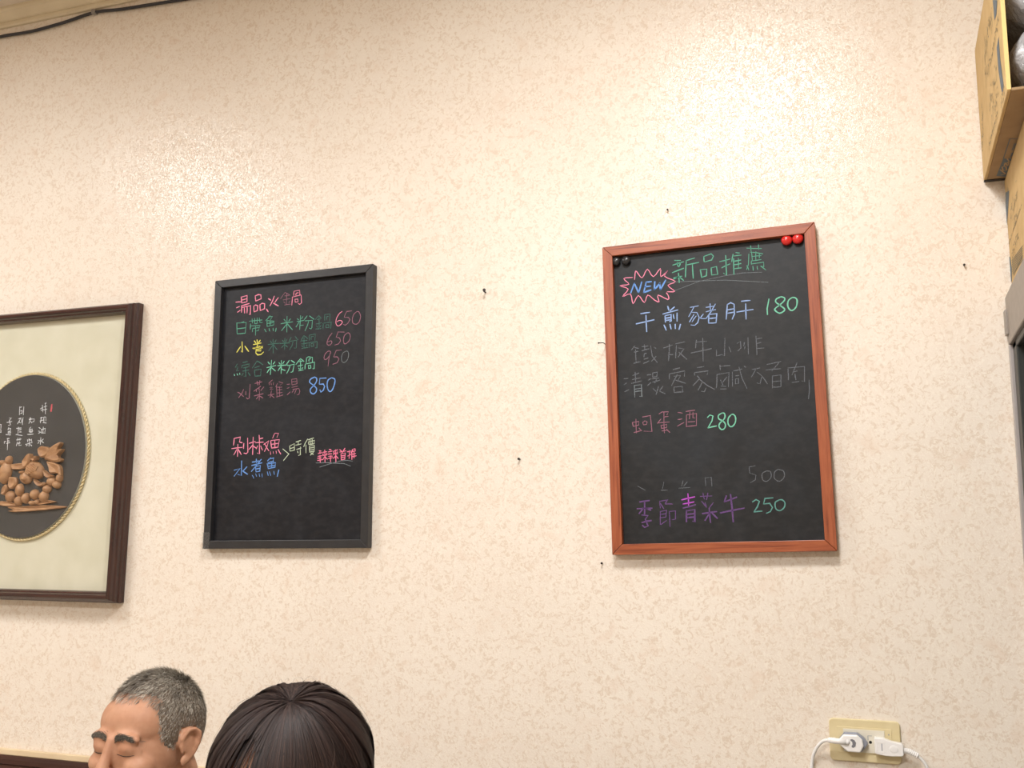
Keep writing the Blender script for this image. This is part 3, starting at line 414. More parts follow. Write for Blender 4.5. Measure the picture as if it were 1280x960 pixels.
bl = board((-1.25615, 0, CAMZ+.31146), .01144, .41886, .62774, .018, .020, M_black, M_black, M_board, 'B', 'black-framed chalkboard menu with coloured handwriting ending in a market-price line')
# creased clear tape round the lower left corner
bm = B(); W2, H2 = .41886/2, .62774/2
n = 8
gr = [[bm.verts.new((-W2-.0008+i*.0025+random.uniform(-.0004, .0004), -.0212-abs(noise.noise(Vector((i*.9, j*.8, 3))))*.002, -H2-.0006+j*.0034)) for i in range(n)] for j in range(12)]
for j in range(11):
    for i in range(n-1):
        if j < 5 or i < 7: bm.faces.new((gr[j][i], gr[j][i+1], gr[j+1][i+1], gr[j+1][i]))
gl = [gr[j][0] for j in range(12)]; gb = [bm.verts.new((-W2-.0012, -.001, -H2+j*.0034)) for j in range(12)]
for j in range(11): bm.faces.new((gl[j], gl[j+1], gb[j+1], gb[j]))
o = obj('corner_tape', bm, M_tape, bl); o['label'] = 'shiny creased clear tape'
ob = board((-.30351, 0, CAMZ+.30814), .02626, .42107, .62483, .0205, .022, M_wood_h, M_wood_v, M_board2, 'O', 'red-brown wood-framed chalkboard with NEW starburst and half-wiped lines')
# magnets on the wooden framed board
def magnet(px, r, m, label):
    t = thing('magnet', px, label, 'magnet')
    t.rotation_euler = (radians(90), 0, 0)
    bm = B(); ell(bm, (0, 0, r*.55), (r, r, r*.62), seg=28, rings=18); obj('cap', bm, m, t, smooth=True)
    bm = B(); cone(bm, (0, 0, 0), (0, 0, r*.5), r*.82, r*.9, 24); obj('base', bm, m, t)
magnet(MAG[0], .0105, M_red, 'left of the two red round magnets at the board corner')
magnet(MAG[1], .0105, M_red, 'right of the two red round magnets, touching the frame corner')
magnet(MAG[2], .0095, M_blackmag, 'left of the two black round magnets, in the board corner')
magnet(MAG[3], .0095, M_blackmag, 'right of the two black round magnets above the starburst')
# ------------------------------------------------------------------ framed relief picture
PC = (-1.99, 0, CAMZ+.2277); PW, PH = .6022, .7185
pic = thing('framed_picture', PC, 'dark wood shadow-box picture with carved goldfish on a black oval', 'picture')
def profile_rail(side, prof, m):
    """prof: (inset from outer edge, depth) polygon"""
    bm = B(); w2, h2 = PW/2, PH/2; s = .0003
    if side in ('top', 'bottom'):
        sg = 1 if side == 'top' else -1
        extrude_poly(bm, prof, lambda a, d: (-w2+a+s, -d, sg*(h2-a)), lambda a, d: (w2-a-s, -d, sg*(h2-a)))
    else:
        sg = 1 if side == 'right' else -1
        extrude_poly(bm, prof, lambda a, d: (sg*(w2-a), -d, h2-a-s), lambda a, d: (sg*(w2-a), -d, -h2+a+s))
    return obj('frame_rail', bm, m, pic)
prof = [(0, .001), (0, .018), (.003, .021), (.003, .030), (.006, .034), (.007, .041), (.010, .0445), (.0155, .0445), (.018, .042), (.020, .038), (.024, .035), (.0265, .030), (.0265, .001)]
for s, m in (('top', M_fw_h), ('bottom', M_fw_h), ('left', M_fw_v), ('right', M_fw_v)): profile_rail(s, prof, m)
bm = B(); box(bm, -PW/2+.02, PW/2-.02, -.014, -.002, -PH/2+.02, PH/2-.02); obj('mount', bm, M_mat, pic)
bm = B(); box(bm, -PW/2+.026, PW/2-.026, -.0425, -.0410, -PH/2+.026, PH/2-.026)
obj('glass_pane', bm, M_glass, pic)
OX, OZ, RX, RZ = OVAL
def oval(bm, rx, rz, y0, y1, n=96, dome=0):
    A = [bm.verts.new((OX+rx*cos(k*2*pi/n), y0, OZ+rz*sin(k*2*pi/n))) for k in range(n)]
    C = [bm.verts.new((OX+rx*cos(k*2*pi/n), y1, OZ+rz*sin(k*2*pi/n))) for k in range(n)]
    for k in range(n): bm.faces.new((A[k], A[(k+1) % n], C[(k+1) % n], C[k]))
    bm.faces.new(A); bm.faces.new(C)
bm = B(); oval(bm, RX, RZ, -.0145, -.0235); obj('pad_edge', bm, M_padside, pic)
bm = B(); oval(bm, RX-.0005, RZ-.0005, -.0236, -.0245); obj('oval_panel', bm, M_velvet, pic)
bm = B()
for ph in (0, pi):
    pts = []
    for k in range(721):
        a = k/720*2*pi; h = 62*a+ph
        rr = .0021*cos(h); pts.append((OX+(RX+.0042+rr)*cos(a), -.0175+.0021*sin(h), OZ+(RZ+.0042+rr)*sin(a)))
    tube(bm, pts, .0023, 6)
o = obj('twisted_cord', bm, M_gold, pic, smooth=True); o['label'] = 'twisted pale gold cord round the oval'
write('P', pic, -.0249)
# carved relief: goldfish, lotus leaves, pebbles, ripples (coordinates from the picture centre, metres)
cv = B()
carv = thing('relief', (0, 0, 0), None, None); [carv.pop(k) for k in ('label', 'category') if k in carv]; carv.parent = pic
YB = -.0246
def petal(name, pts, th=.006, curl=.004, mid=None):
    """leaf-like solid: outline pts (x,z), domed"""
    bm = B(); n = len(pts); cx = sum(p[0] for p in pts)/n; cz = sum(p[1] for p in pts)/n
    sp = spline([Vector((p[0], 0, p[1])) for p in pts+[pts[0]]], 4)[:-1]
    out = [bm.verts.new((p.x, YB-.001, p.z)) for p in sp]
    r1 = [bm.verts.new((p.x, YB-th*.75, p.z)) for p in sp]
    r2 = [bm.verts.new((cx+(p.x-cx)*.8, YB-th, cz+(p.z-cz)*.8)) for p in sp]
    r3 = [bm.verts.new((cx+(p.x-cx)*.42, YB-th+curl*.55, cz+(p.z-cz)*.42)) for p in sp]
    c = bm.verts.new((cx, YB-th+curl*.9, cz)); m_ = len(sp)
    for A, C in ((out, r1), (r1, r2), (r2, r3)):
        for k in range(m_): bm.faces.new((A[k], A[(k+1) % m_], C[(k+1) % m_], C[k]))
    for k in range(m_): bm.faces.new((r3[k], r3[(k+1) % m_], c))
    return obj(name, bm, M_carve, carv)
def lump(name, x, z, rx, rz, d=.011, rot=0):
    bm = B(); ell(bm, (x, YB-.002, z), (rx, d, rz), Matrix.Rotation(rot, 4, 'Y'), seg=20, rings=14); return obj(name, bm, M_carve, carv, smooth=True)
def P2(px, py): return CARVE(px, py)
def poly(s): return [CARVE(*map(float, q.split(','))) for q in s.split()]
for nm, s, th in CARVED:
    petal(nm, poly(s), th)
for nm, x, y, rx, ry, d, ro in CARVED_LUMPS:
    a = CARVE(x, y); lump(nm, a[0], a[1], rx*.00029, ry*.00026, d, ro)
# fish scales: small discs over the body
a0 = CARVE(330, 320)
bm = B()
for i in range(7):
    for j in range(6):
        px, py = 285+i*18-j*6, 285+j*17-i*9
        if ((px-325)/72)**2+((py-315)/60)**2 < 1:
            q = CARVE(px, py); ell(bm, (q[0], YB-.0185+((px-325)**2+(py-315)**2)*8e-7, q[1]), (.0028, .0012, .0028), seg=8, rings=6)
obj('scales', bm, M_carve, carv, smooth=True)
# ------------------------------------------------------------------ nails and specks in the wallpaper
def nail(p, r, L, label, bent=0):
    t = thing('nail', (p[0], 0, p[2]), label, 'nail')
    bm = B(); tube(bm, [(0, .004, 0), (0, -L*.6, 0), (bent, -L, bent*.4)], r*.5, 8); obj('shank', bm, M_nail, t)
    bm = B(); cone(bm, (bent, -L, bent*.4), (bent*1.1, -L-.0015, bent*.45), r, r*.9, 12); obj('nail_head', bm, M_nail, t)
nail(NAILS[0], .0036, .016, 'bent dark nail in the bare wallpaper between the two blackboards', .003)
nail(NAILS[1], .0028, .008, 'short dark nail low between the two blackboards')
nail(NAILS[2], .0018, .03, 'thin nail poking out beside the wood frame, left edge', -.006)
nail(NAILS[3], .0020, .006, 'tiny dark nail above the wood-framed blackboard')
nail(NAILS[4], .0022, .006, 'tiny dark nail near the right end of the wall')
nail(NAILS[5], .0022, .006, 'tiny dark nail just under the wood-framed board, left corner')
# ------------------------------------------------------------------ wall socket and plugs
U = .128e-3
def so(cx, cy): return ((cx-610)*U, -(cy-355)*U)
SOCK = (-.0526, 0, CAMZ-.3309)
s = thing('wall_socket', SOCK, 'yellowed cream double wall socket low on the right', 'socket')
def rrect(bm, x0, x1, z0, z1, y0, y1, r=.004, n=5):
    P = []
    for cx, cz, a in ((x1-r, z1-r, 0), (x0+r, z1-r, 90), (x0+r, z0+r, 180), (x1-r, z0+r, 270)):
        for k in range(n+1):
            t_ = radians(a+90*k/n); P.append((cx+r*cos(t_), cz+r*sin(t_)))
    extrude_poly(bm, P, lambda a, b: (a, y0, b), lambda a, b: (a, y1, b))
bm = B(); rrect(bm, -.0600, .0600, -.0363, .0363, 0, -.0055, .008); obj('cover_plate', bm, M_plate, s, bevel=.002, seg=3)
bm = B(); rrect(bm, -.0468, .0452, -.0215, .0225, -.005, -.0068, .001); obj('inner_frame', bm, M_plate, s, bevel=.0004)
bm = B(); rrect(bm, -.036, .0335, -.0195, .0195, -.006, -.0080, .0008); obj('socket_face', bm, M_module, s, bevel=.0004)
for x0 in (.0050, -.030):
    bm = B(); cone(bm, (x0+.0045, -.0078, -.001), (x0+.0045, -.0084, -.001), .0026, .0026, 16); obj('earth_hole', bm, M_slot, s)
bm = B(); rrect(bm, .0052, .0062, .002, .010, -.0078, -.0083, .0004); rrect(bm, .0052, .0125, .0095, .0102, -.0078, -.0083, .0003); obj('moulded_outline', bm, M_greypl, s)
bm = B(); cone(bm, (.0405, -.0066, .0135), (.0405, -.0074, .0135), .0012, .0010, 10); obj('screw', bm, M_greypl, s)
def plugpoly(s_, off=0): return [so(*map(float, q.split(','))) for q in s_.split()]
t = thing('power_plug', SOCK, 'white plug with grey rim and crescent mark, cord going left', 'plug')
bm = B(); pp = plugpoly('345,240 515,238 600,290 655,370 610,440 560,492 380,492 300,430 275,330'); extrude_poly(bm, pp, lambda a, b: (a, -.0082, b), lambda a, b: (a, -.019, b)); obj('rim', bm, M_greypl, t, bevel=.0015)
bm = B(); pp = plugpoly('338,262 520,258 585,320 597,400 552,488 385,486 290,410 275,330'); extrude_poly(bm, pp, lambda a, b: (a, -.0185, b), lambda a, b: (a, -.027, b)); obj('plug_body', bm, M_white, t, bevel=.0025, seg=4)
bm = B(); pp = plugpoly('425,318 450,312 480,325 500,360 490,405 465,425 442,422 440,405 452,385 450,350 430,335'); extrude_poly(bm, pp, lambda a, b: (a, -.0268, b), lambda a, b: (a, -.0274, b)); o = obj('crescent_mark', bm, M_crescent, t); o['label'] = 'grey crescent inlay'
a, b = so(380, 360), so(150, 352)
bm = B(); limb(bm, [((a[0], -.026, a[1]), .0052), ((b[0], -.024, b[1]), .0048)], 16); obj('cord_nozzle', bm, M_white, t, smooth=True)
bm = B()
for k in range(4):
    x = so(150+k*22, 385); cone(bm, (x[0], -.0235, b[1]), (x[0]+.0014, -.0235, b[1]), .0054, .0054, 16)
obj('strain_relief', bm, M_white, t)
pts = [so(150, 352), so(70, 372), so(5, 430), so(-55, 520), so(-95, 640), so(-110, 800), so(-90, 1200), so(-40, 2200), so(-60, 5000), so(-20, 8600)]
bm = B(); tube(bm, spline([(p[0], -.022+min(i, 4)*.003, p[1]) for i, p in enumerate(pts)], 6), .0030, 10); obj('cord', bm, M_whitecord, t, smooth=True)
t = thing('power_plug', SOCK, 'flat white plug with square window, cord going right', 'plug')
bm = B(); pp = plugpoly('738,278 850,282 960,318 1090,338 1110,360 1108,485 1090,503 960,512 880,512 760,495 738,480'); extrude_poly(bm, pp, lambda a, b: (a, -.0082, b), lambda a, b: (a, -.024, b)); obj('plug_body', bm, M_white, t, bevel=.002, seg=4)
bm = B(); x0, z1 = so(765, 335); x1, z0 = so(862, 468)
for q in ((x0, x1, z1-.0007, z1), (x0, x1, z0, z0+.0007), (x0, x0+.0007, z0, z1), (x1-.0007, x1, z0, z1)): box(bm, q[0], q[1], -.0246, -.0238, q[2], q[3])
obj('window_rim', bm, M_white, t)
bm = B(); a = so(830, 350); b = so(838, 445); box(bm, a[0]-.0004, b[0], -.0243, -.0239, b[1], a[1]); obj('window_edge', bm, M_greypl, t)
bm = B(); a = so(985, 412)
bmesh.ops.create_circle(bm, cap_ends=False, segments=24, radius=.0072, matrix=Matrix.Translation((a[0], -.0242, a[1])) @ Matrix.Rotation(pi/2, 4, 'X'))
ed = bm.edges[:]; bm.free(); bm = B(); ell(bm, (a[0], -.0240, a[1]), (.0075, .0006, .0065), seg=24, rings=10); obj('thumb_dimple', bm, M_white, t, smooth=True)
pts = [so(1095, 430), so(1180, 440), so(1290, 490)]
bm = B(); sp = spline([(p[0], -.016, p[1]) for p in pts], 10); tube(bm, sp, [.0052 if i % 2 else .0043 for i in range(len(sp))], 14); obj('strain_relief', bm, M_white, t)
pts = [so(1270, 480), so(1340, 540), so(1390, 620), so(1420, 720), so(1440, 900), so(1440, 1600), so(1400, 3000), so(1450, 5500), so(1400, 8600)]
bm = B(); tube(bm, spline([(p[0], -.016, p[1]) for p in pts], 6), .0026, 10); obj('cord', bm, M_whitecord, t, smooth=True)
# ------------------------------------------------------------------ display fridge and cartons
FX0, FX1, FY0, FY1, FZ = .2214, .95, -.66, -.006, CAMZ+.455
f = thing('display_fridge', (FX0, 0, 0), 'tall grey metal display fridge with dark glass side, at the right wall end', 'fridge')
def fb(name, x0, x1, y0, y1, z0, z1, m, bv=.002): 
    bm = B(); box(bm, x0-FX0, x1-FX0, y0, y1, z0, z1); return obj(name, bm, m, f, bevel=bv)
fb('top_box', FX0, FX1, FY0, FY1, FZ-.088, FZ, M_steel)
fb('base_box', FX0, FX1, FY0, FY1, .03, .30, M_steel)
for yy in (FY1-.012, FY0): fb('corner_post', FX0, FX0+.03, yy, yy+.012 if yy == FY1-.012 else yy+.03, .30, FZ-.088, M_post)
for yy in (FY1-.012, FY0): fb('corner_post', FX1-.03, FX1, yy, yy+.012 if yy == FY1-.012 else yy+.03, .30, FZ-.088, M_post)
fb('back_panel', FX0+.03, FX1-.03, FY1-.012, FY1, .30, FZ-.088, M_darkin)
fb('inner_gasket', FX0+.006, FX0+.05, FY1-.06, FY1-.014, .30, FZ-.088, M_darkin)
fb('inner_gasket', FX0+.006, FX0+.05, FY0+.032, FY1-.014, FZ-.10, FZ-.088, M_darkin)
fb('side_glass', FX0+.018, FX0+.024, FY0+.03, FY1-.06, .30, FZ-.10, M_fridge_glass, 0)
fb('side_glass', FX1-.024, FX1-.018, FY0+.03, FY1-.06, .30, FZ-.10, M_fridge_glass, 0)
fb('door_glass', FX0+.05, FX1-.05, FY0+.005, FY0+.012, .34, FZ-.12, M_fridge_glass, 0)
for z in (.62, .94, 1.26, 1.56): fb('shelf', FX0+.05, FX1-.05, FY0+.06, FY1-.03, z, z+.012, M_post)
fb('hinge_cover', FX0-.0045, FX0+.004, FY1-.022, FY1-.002, FZ-.072, FZ-.026, M_steel)
for xx in (FX0+.04, FX1-.08):
    for yy in (FY0+.04, FY1-.08): fb('foot', xx, xx+.04, yy, yy+.04, 0, .03, M_darkin)
def carton(name, x0, x1, y0, y1, z0, z1, label, open_front):
    t = thing(name, (x0, y1, z0), label, 'box'); T = .005
    def cb(nm, a0, a1, b0, b1, c0, c1, m=M_card): 
        bm = B(); box(bm, a0-x0, a1-x0, b0-y1, b1-y1, c0-z0, c1-z0); return obj(nm, bm, m, t, bevel=.0012)
    cb('side_panel', x0, x0+T, y0, y1, z0, z1); cb('side_panel', x1-T, x1, y0, y1, z0, z1)
    cb('bottom_panel', x0+T, x1-T, y0, y1, z0, z0+T, M_card_shaded); cb('top_panel', x0+T, x1-T, y0, y1, z1-T, z1)
    cb('back_panel', x0+T, x1-T, y1-T, y1, z0+T, z1-T)
    if not open_front: cb('front_panel', x0+T, x1-T, y0, y0+T, z0+T, z1-T)
    return t
BX1 = carton('cardboard_box', .2000, .60, -.405, -.004, CAMZ+.677, CAMZ+.936, 'upper cardboard box, open at the front, with clear plastic bags inside', True)
BX2 = carton('cardboard_box', .2345, .62, -.42, -.004, CAMZ+.4555, CAMZ+.6745, 'lower closed cardboard box standing on the grey fridge', False)
def prints(parent, origin, plane, quads, lines, ink=M_ink, lm=M_inkline):
    bm = B()
    for q in quads: bm.faces.new([bm.verts.new(Vector(p)-Vector(origin)+Vector(plane)) for p in q])
    if quads: obj('printed_block', bm, ink, parent)
    else: bm.free()
    bm = B(); k = 0
    for (a, b, hw) in lines:
        a, b = Vector(a), Vector(b); d = (b-a).normalized(); nn = d.cross(Vector(plane).normalized()); o_ = Vector(plane)*1.1-Vector(origin)
        bm.faces.new([bm.verts.new(p+o_) for p in (a+nn*hw, b+nn*hw, b-nn*hw, a-nn*hw)])
    if lines: obj('printed_lettering', bm, lm, parent)['kind'] = 'stuff'
    else: bm.free()
def scribble(a, b, width, n, seed, hw=.0008):
    """illegible print: short strokes along the line a-b in the plane x = const"""
    r = random.Random(seed); a, b = Vector(a), Vector(b); d = (b-a); L = d.length; dn = d.normalized(); nn = Vector((0, -dn.z, dn.y)); out = []
    for i in range(n):
        c = a+d*((i+.5)/n)
        for k in range(3):
            p = c+dn*r.uniform(-.4, .4)*L/n+nn*r.uniform(-.5, .5)*width; ang = r.choice((0, 1))
            q = p+(dn*L/n*.55 if ang else nn*width*.5)
            out.append((p, q, hw))
    return out
ln1 = []
for i, (a, b, wd_, n) in enumerate(PRINT1): ln1 += scribble(a, b, wd_, n, i)
prints(BX1, BX1.location, (-.0004, 0, 0), QUADS1, ln1)
ln2 = []
for i, (a, b, wd_, n) in enumerate(PRINT2): ln2 += scribble(a, b, wd_, n, 50+i)
prints(BX2, BX2.location, (-.0004, 0, 0), QUADS2, ln2+[(Vector(a), Vector(b), .0008) for a, b in HATCH])
prints(BX1, BX1.location, (0, 0, -.0004), QUADS3, [])
M_lt = mat('pale_print', srgb(178,146,104), .7)
prints(BX1, BX1.location, (0, 0, -.0006), [], [(a, b, .0011) for a, b in VOZY], lm=M_lt)
prints(BX1, BX1.location, (0, 0, -.0006), [], [(a, b, .0008) for a, b in OUTLINE3], lm=M_ink)
bm = B(); box(bm, .0, .40, -.01, -.0, -.0015, .0); o = obj('dark_tape', bm, M_tapeblack, BX1)
bm = B(); box(bm, -.0004, .0052, -.402, -.396, .002, .257); obj('panel_edge', bm, M_card_edge, BX1)
# plastic bags in the open carton
def bag(c, r, L, label, seed):
    t = thing('plastic_bag', c, label, 'bag', group=None)
    bm = B(); n, mseg = 40, 22; rings = []
    for j in range(mseg+1):
        a = j/mseg; y = -L/2+L*a
        prof_ = min(1, (1-abs(2*a-1)**6)*1.02)**.5*.98+.02
        if j == 0: prof_ = .55
        ring = []
        for k in range(n):
            th = k/n*2*pi; v = Vector((cos(th), y*14, sin(th)))*2.1+Vector((seed, 0, 0))
            rr = r*prof_*(1+.14*noise.noise(v)+.07*abs(noise.noise(v*3.1)))
            ring.append(bm.verts.new((rr*cos(th), y+.012*noise.noise(v*2), rr*sin(th))))
        rings.append(ring)
    for A, C in zip(rings, rings[1:]):
        for k in range(n): bm.faces.new((A[k], A[(k+1) % n], C[(k+1) % n], C[k]))
    bm.faces.new(rings[-1])
    # gathered mouth folding inwards at the front
    ring = [bm.verts.new((v.co.x*.72, v.co.y+.035, v.co.z*.72)) for v in rings[0]]
    for k in range(n): bm.faces.new((rings[0][k], rings[0][(k+1) % n], ring[(k+1) % n], ring[k]))
    obj('film', bm, M_bag, t, smooth=True)
    for k in range(3):
        th = k*2.1+.5; bm = B(); cone(bm, (.4*r*cos(th), -L/2+.05, .4*r*sin(th)), (.4*r*cos(th), L/2-.03, .4*r*sin(th)), r*.34, r*.26, 20); obj('cup_stack', bm, M_cup, t)
bag(BAG[0], .053, .24, 'lower crumpled clear plastic bag of cups at the box opening', 1.3)
bag(BAG[1], .053, .24, 'upper crumpled clear plastic bag of cups in the open box', 7.7)
# ------------------------------------------------------------------ people
def head_prims(bm, M):
    def e(c, r, rot=None): ell(bm, M @ Vector(c), r, M.to_3x3().to_4x4() @ (rot or Matrix.Identity(4)), seg=28, rings=18)
    def lim(pts): limb(bm, [(M @ Vector(p), r) for p, r in pts], 14)
    e((0, .010, .032), (.0765, .094, .088)); e((0, -.020, -.005), (.068, .070, .070)); e((0, -.034, -.056), (.056, .053, .054)); e((0, -.036, -.030), (.0645, .050, .046)); e((0, -.064, -.098), (.024, .022, .018))
    e((0, -.044, .040), (.064, .042, .050))
    for s in (-1, 1):
        e((s*.026, -.0800, .0230), (.030, .0120, .0110), Matrix.Rotation(s*.12, 4, 'Y'))
        e((s*.031, -.0785, .0060), (.0185, .0140, .0150)); e((s*.031, -.0765, -.0125), (.0165, .0095, .0080)); e((s*.030, -.074, -.004), (.024, .010, .024)); e((s*.042, -.062, -.026), (.026, .028, .022))
        e((s*.010, -.098, -.040), (.0085, .0095, .007)); e((s*.026, -.074, -.052), (.020, .020, .024))
        # ear: rim, lobe, bowl
        rim = [(s*.078, -.004, -.002), (s*.0815, -.006, .014), (s*.086, .002, .027), (s*.090, .014, .030), (s*.092, .025, .022), (s*.090, .027, .006), (s*.085, .020, -.012), (s*.080, .010, -.026), (s*.077, .002, -.030)]
        lim([(p, .0038) for p in rim]); e((s*.078, .003, -.024), (.005, .008, .010)); e((s*.079, .012, .004), (.005, .013, .022)); e((s*.0815, .015, .006), (.0035, .015, .025)); lim([((s*.083, .010, .018), .003), ((s*.0845, .015, .006), .003), ((s*.082, .012, -.010), .003)])
        lim([((s*.079, -.006, .000), .004), ((s*.080, -.003, -.010), .0035)])
    lim([((0, -.089, .016), .0085), ((0, -.097, -.006), .0085), ((0, -.104, -.024), .0105), ((0, -.108, -.036), .0125)])
    e((0, -.088, -.064), (.022, .010, .005)); e((0, -.087, -.072), (.019, .010, .0055)); e((0, -.082, -.056), (.020, .012, .010))
def remesh(o, vox, it=6):
    r = o.modifiers.new('remesh', 'REMESH'); r.mode = 'VOXEL'; r.voxel_size = vox; r.use_smooth_shade = True
    s_ = o.modifiers.new('smooth', 'SMOOTH'); s_.factor = .5; s_.iterations = it
def person(M, sc, hip, skin, cloth, label, sgn):
    t = thing('person', (hip[0], hip[1], 0), label, 'person'); off = Vector((hip[0], hip[1], 0)); I = Matrix.Translation(-off)
    HM = I @ M; bm = B(); head_prims(bm, HM)
    hc = HM.translation.copy(); yaw = M.to_euler().z; R = Matrix.Rotation(yaw, 3, 'Z'); hp = Vector((0, 0, hip[2]))
    def b2(x, y, z): return hp+R @ Vector((x, y, z))
    base = hc+HM.to_3x3() @ Vector((0, .035, -.06)); sh = hc+R @ Vector((0, .070, -.195)); chest = sh.lerp(hp, .35)+R @ Vector((0, -.01, 0))
    limb(bm, [(base, .058), (base.lerp(sh, .6), .058), (sh+Vector((0, 0, .02)), .066)])
    def torso(bm, k):
        Rm = R.to_4x4()
        ell(bm, sh+Vector((0, 0, -.05)), (.165+k, .085+k, .075+k), Rm); ell(bm, chest, (.16+k, .11+k, .17+k), Rm); ell(bm, sh.lerp(hp, .7), (.145+k, .11+k, .16+k), Rm); ell(bm, hp+Vector((0, 0, .03)), (.165+k, .125+k, .10+k), Rm)
    torso(bm, 0)
    arms = []
    for s in (-1, 1):
        S = sh+R @ Vector((s*.18, 0, -.055)); E = S+R @ Vector((s*.05, -.10, -.26)); Wr = hp+R @ Vector((s*.10, -.32, .10)); arms.append((s, S, E, Wr))
        limb(bm, [(S, .055), (E, .042), (Wr, .027)])
        Pm = Wr+R @ Vector((-s*.01, -.055, -.012)); limb(bm, [(Wr, .026), (Pm, .030)]); 
        for i, (dx, L) in enumerate(((-.027, .062), (-.009, .072), (.009, .068), (.027, .054))):
            a = Pm+R @ Vector((dx, -.022, 0)); b = a+R @ Vector((dx*.15, -L*.55, -.004)); c = b+R @ Vector((0, -L*.42, -.016)); limb(bm, [(a, .0092), (b, .0084), (c, .0072)], 10)
        a = Pm+R @ Vector((-s*.026, .012, 0)); b = a+R @ Vector((-s*.024, -.022, -.004)); c = b+R @ Vector((-s*.006, -.026, -.006)); limb(bm, [(a, .012), (b, .0098), (c, .0085)], 10)
    legs = []
    for s in (-1, 1):
        H = hp+R @ Vector((s*.09, -.02, .01)); K = Vector((0, 0, .50))+R @ Vector((s*.12, -.42, 0)); K.z = .485; A = Vector((0, 0, .09))+R @ Vector((s*.12, -.40, 0)); T = A+R @ Vector((0, -.15, -.055)); legs.append((H, K, A, T))
        limb(bm, [(H, .085), (K, .058), (A, .038)]); limb(bm, [(A+Vector((0, 0, -.03)), .038), (T, .028)])
    body = obj('body', bm, skin, t, smooth=True); remesh(body, .0032, 7)
    bm = B(); torso(bm, .014)
    for s, S, E, Wr in arms: limb(bm, [(S, .071), (E, .058), (Wr.lerp(E, .08), .043)])
    c2 = sh+Vector((0, 0, .035)); limb(bm, [(sh+Vector((0, 0, -.02)), .088), (c2, .073)])
    o = obj('shirt', bm, cloth, t, smooth=True); remesh(o, .008, 4)
    bm = B(); tube(bm, [c2+R @ Vector((.072*cos(a*pi/9), .072*sin(a*pi/9), .012+.012*sin(a*pi/9))) for a in range(-3, 13)], .007, 8); obj('collar', bm, cloth, t, smooth=True)
    bm = B()
    for H, K, A, T in legs: limb(bm, [(H, .102), (K, .074), (A, .058)])
    ell(bm, hp+Vector((0, 0, -.0)), (.175, .14, .09), R.to_4x4()); o = obj('trousers', bm, M_trouser, t, smooth=True); remesh(o, .010, 4)
    for H, K, A, T in legs:
        bm = B(); limb(bm, [(A+Vector((0, 0, -.042)), .047), (T+Vector((0, 0, .005)), .038)]); o = obj('shoe', bm, M_shoe, t, smooth=True); remesh(o, .008, 4)
        zs = min(v.co.z for v in o.data.vertices); o.location.z -= zs
    sl = thing('stool', (hip[0], hip[1], 0), 'plain wooden stool under the '+sgn, 'stool'); sl.rotation_euler.z = yaw; top = hip[2]-.088
    bm = B(); cone(bm, (0, 0, top-.03), (0, 0, top), .17, .17, 32); obj('seat', bm, M_darkwood, sl, bevel=.005)
    for a in (45, 135, 225, 315):
        x, y = .12*cos(radians(a)), .12*sin(radians(a)); bm = B(); cone(bm, (x*1.2, y*1.2, 0), (x, y, top-.02), .016, .018, 14); obj('leg', bm, M_darkwood, sl)
    return t, HM
def ribbons(name, strands, m, parent, tints):
    """each strand: list of (point, side vector half width)"""
    vs, fs, cols = [], [], []
    for st, tn in zip(strands, tints):
        b = len(vs)
        for p, w_ in st: vs.append(p-w_); vs.append(p+w_); cols += [tn, tn]
        for i in range(len(st)-1): fs.append((b+2*i, b+2*i+1, b+2*i+3, b+2*i+2))
    me = bpy.data.meshes.new(name); me.from_pydata([tuple(v) for v in vs], [], fs); me.materials.append(m)
    ca = me.color_attributes.new('tint', 'FLOAT_COLOR', 'POINT'); flat = []
    for c in cols: flat += [c, c, c, 1]
    ca.data.foreach_set('color', flat); me.polygons.foreach_set('use_smooth', [True]*len(me.polygons))
    return link(bpy.data.objects.new(name, me), parent)
def head_matrix(loc, yaw, pitch, s): return Matrix.Translation(loc) @ Matrix.Rotation(radians(yaw), 4, 'Z') @ Matrix.Rotation(radians(pitch), 4, 'X') @ Matrix.Scale(s, 4)
# --- the man
MM = head_matrix(MAN[0], MAN[1], MAN[2], .96)
man, HM = person(MM, .96, (MAN[0][0]+.01, MAN[0][1]+.12, .53), M_skin_man, M_shirt, 'elderly person with cropped grey hair and dark brows, eyes lowered', 'grey-haired person')
def skull(d, k=0): return Vector((0, .010, .032))+Vector((d.x*(.0765+k), d.y*(.094+k), d.z*(.088+k)))
def hairline(p):
    """how far inside the hair area (head coordinates), > 0 is hair"""
    x, y, z = p; ax = abs(x)
    if y < -.01:
        front = z-(.079-.35*max(0, ax-.035)-.25*max(0, -.055-y)*0); side = 1 if (y > -.047+max(0, (.045-z))*.35 and z > .0) else -1
        return max(front*8, (ax-.05)*20 if side > 0 and ax > .05 else -1)
    if ax > .05 and y < .034: return (z-.024)*10 if y > -.004 else (z+.002)*10
    return (z+.052)*10
rnd = random.Random(3); strands, tints = [], []
HR = HM.to_3x3(); whorl = Vector((.012, .075, .112))
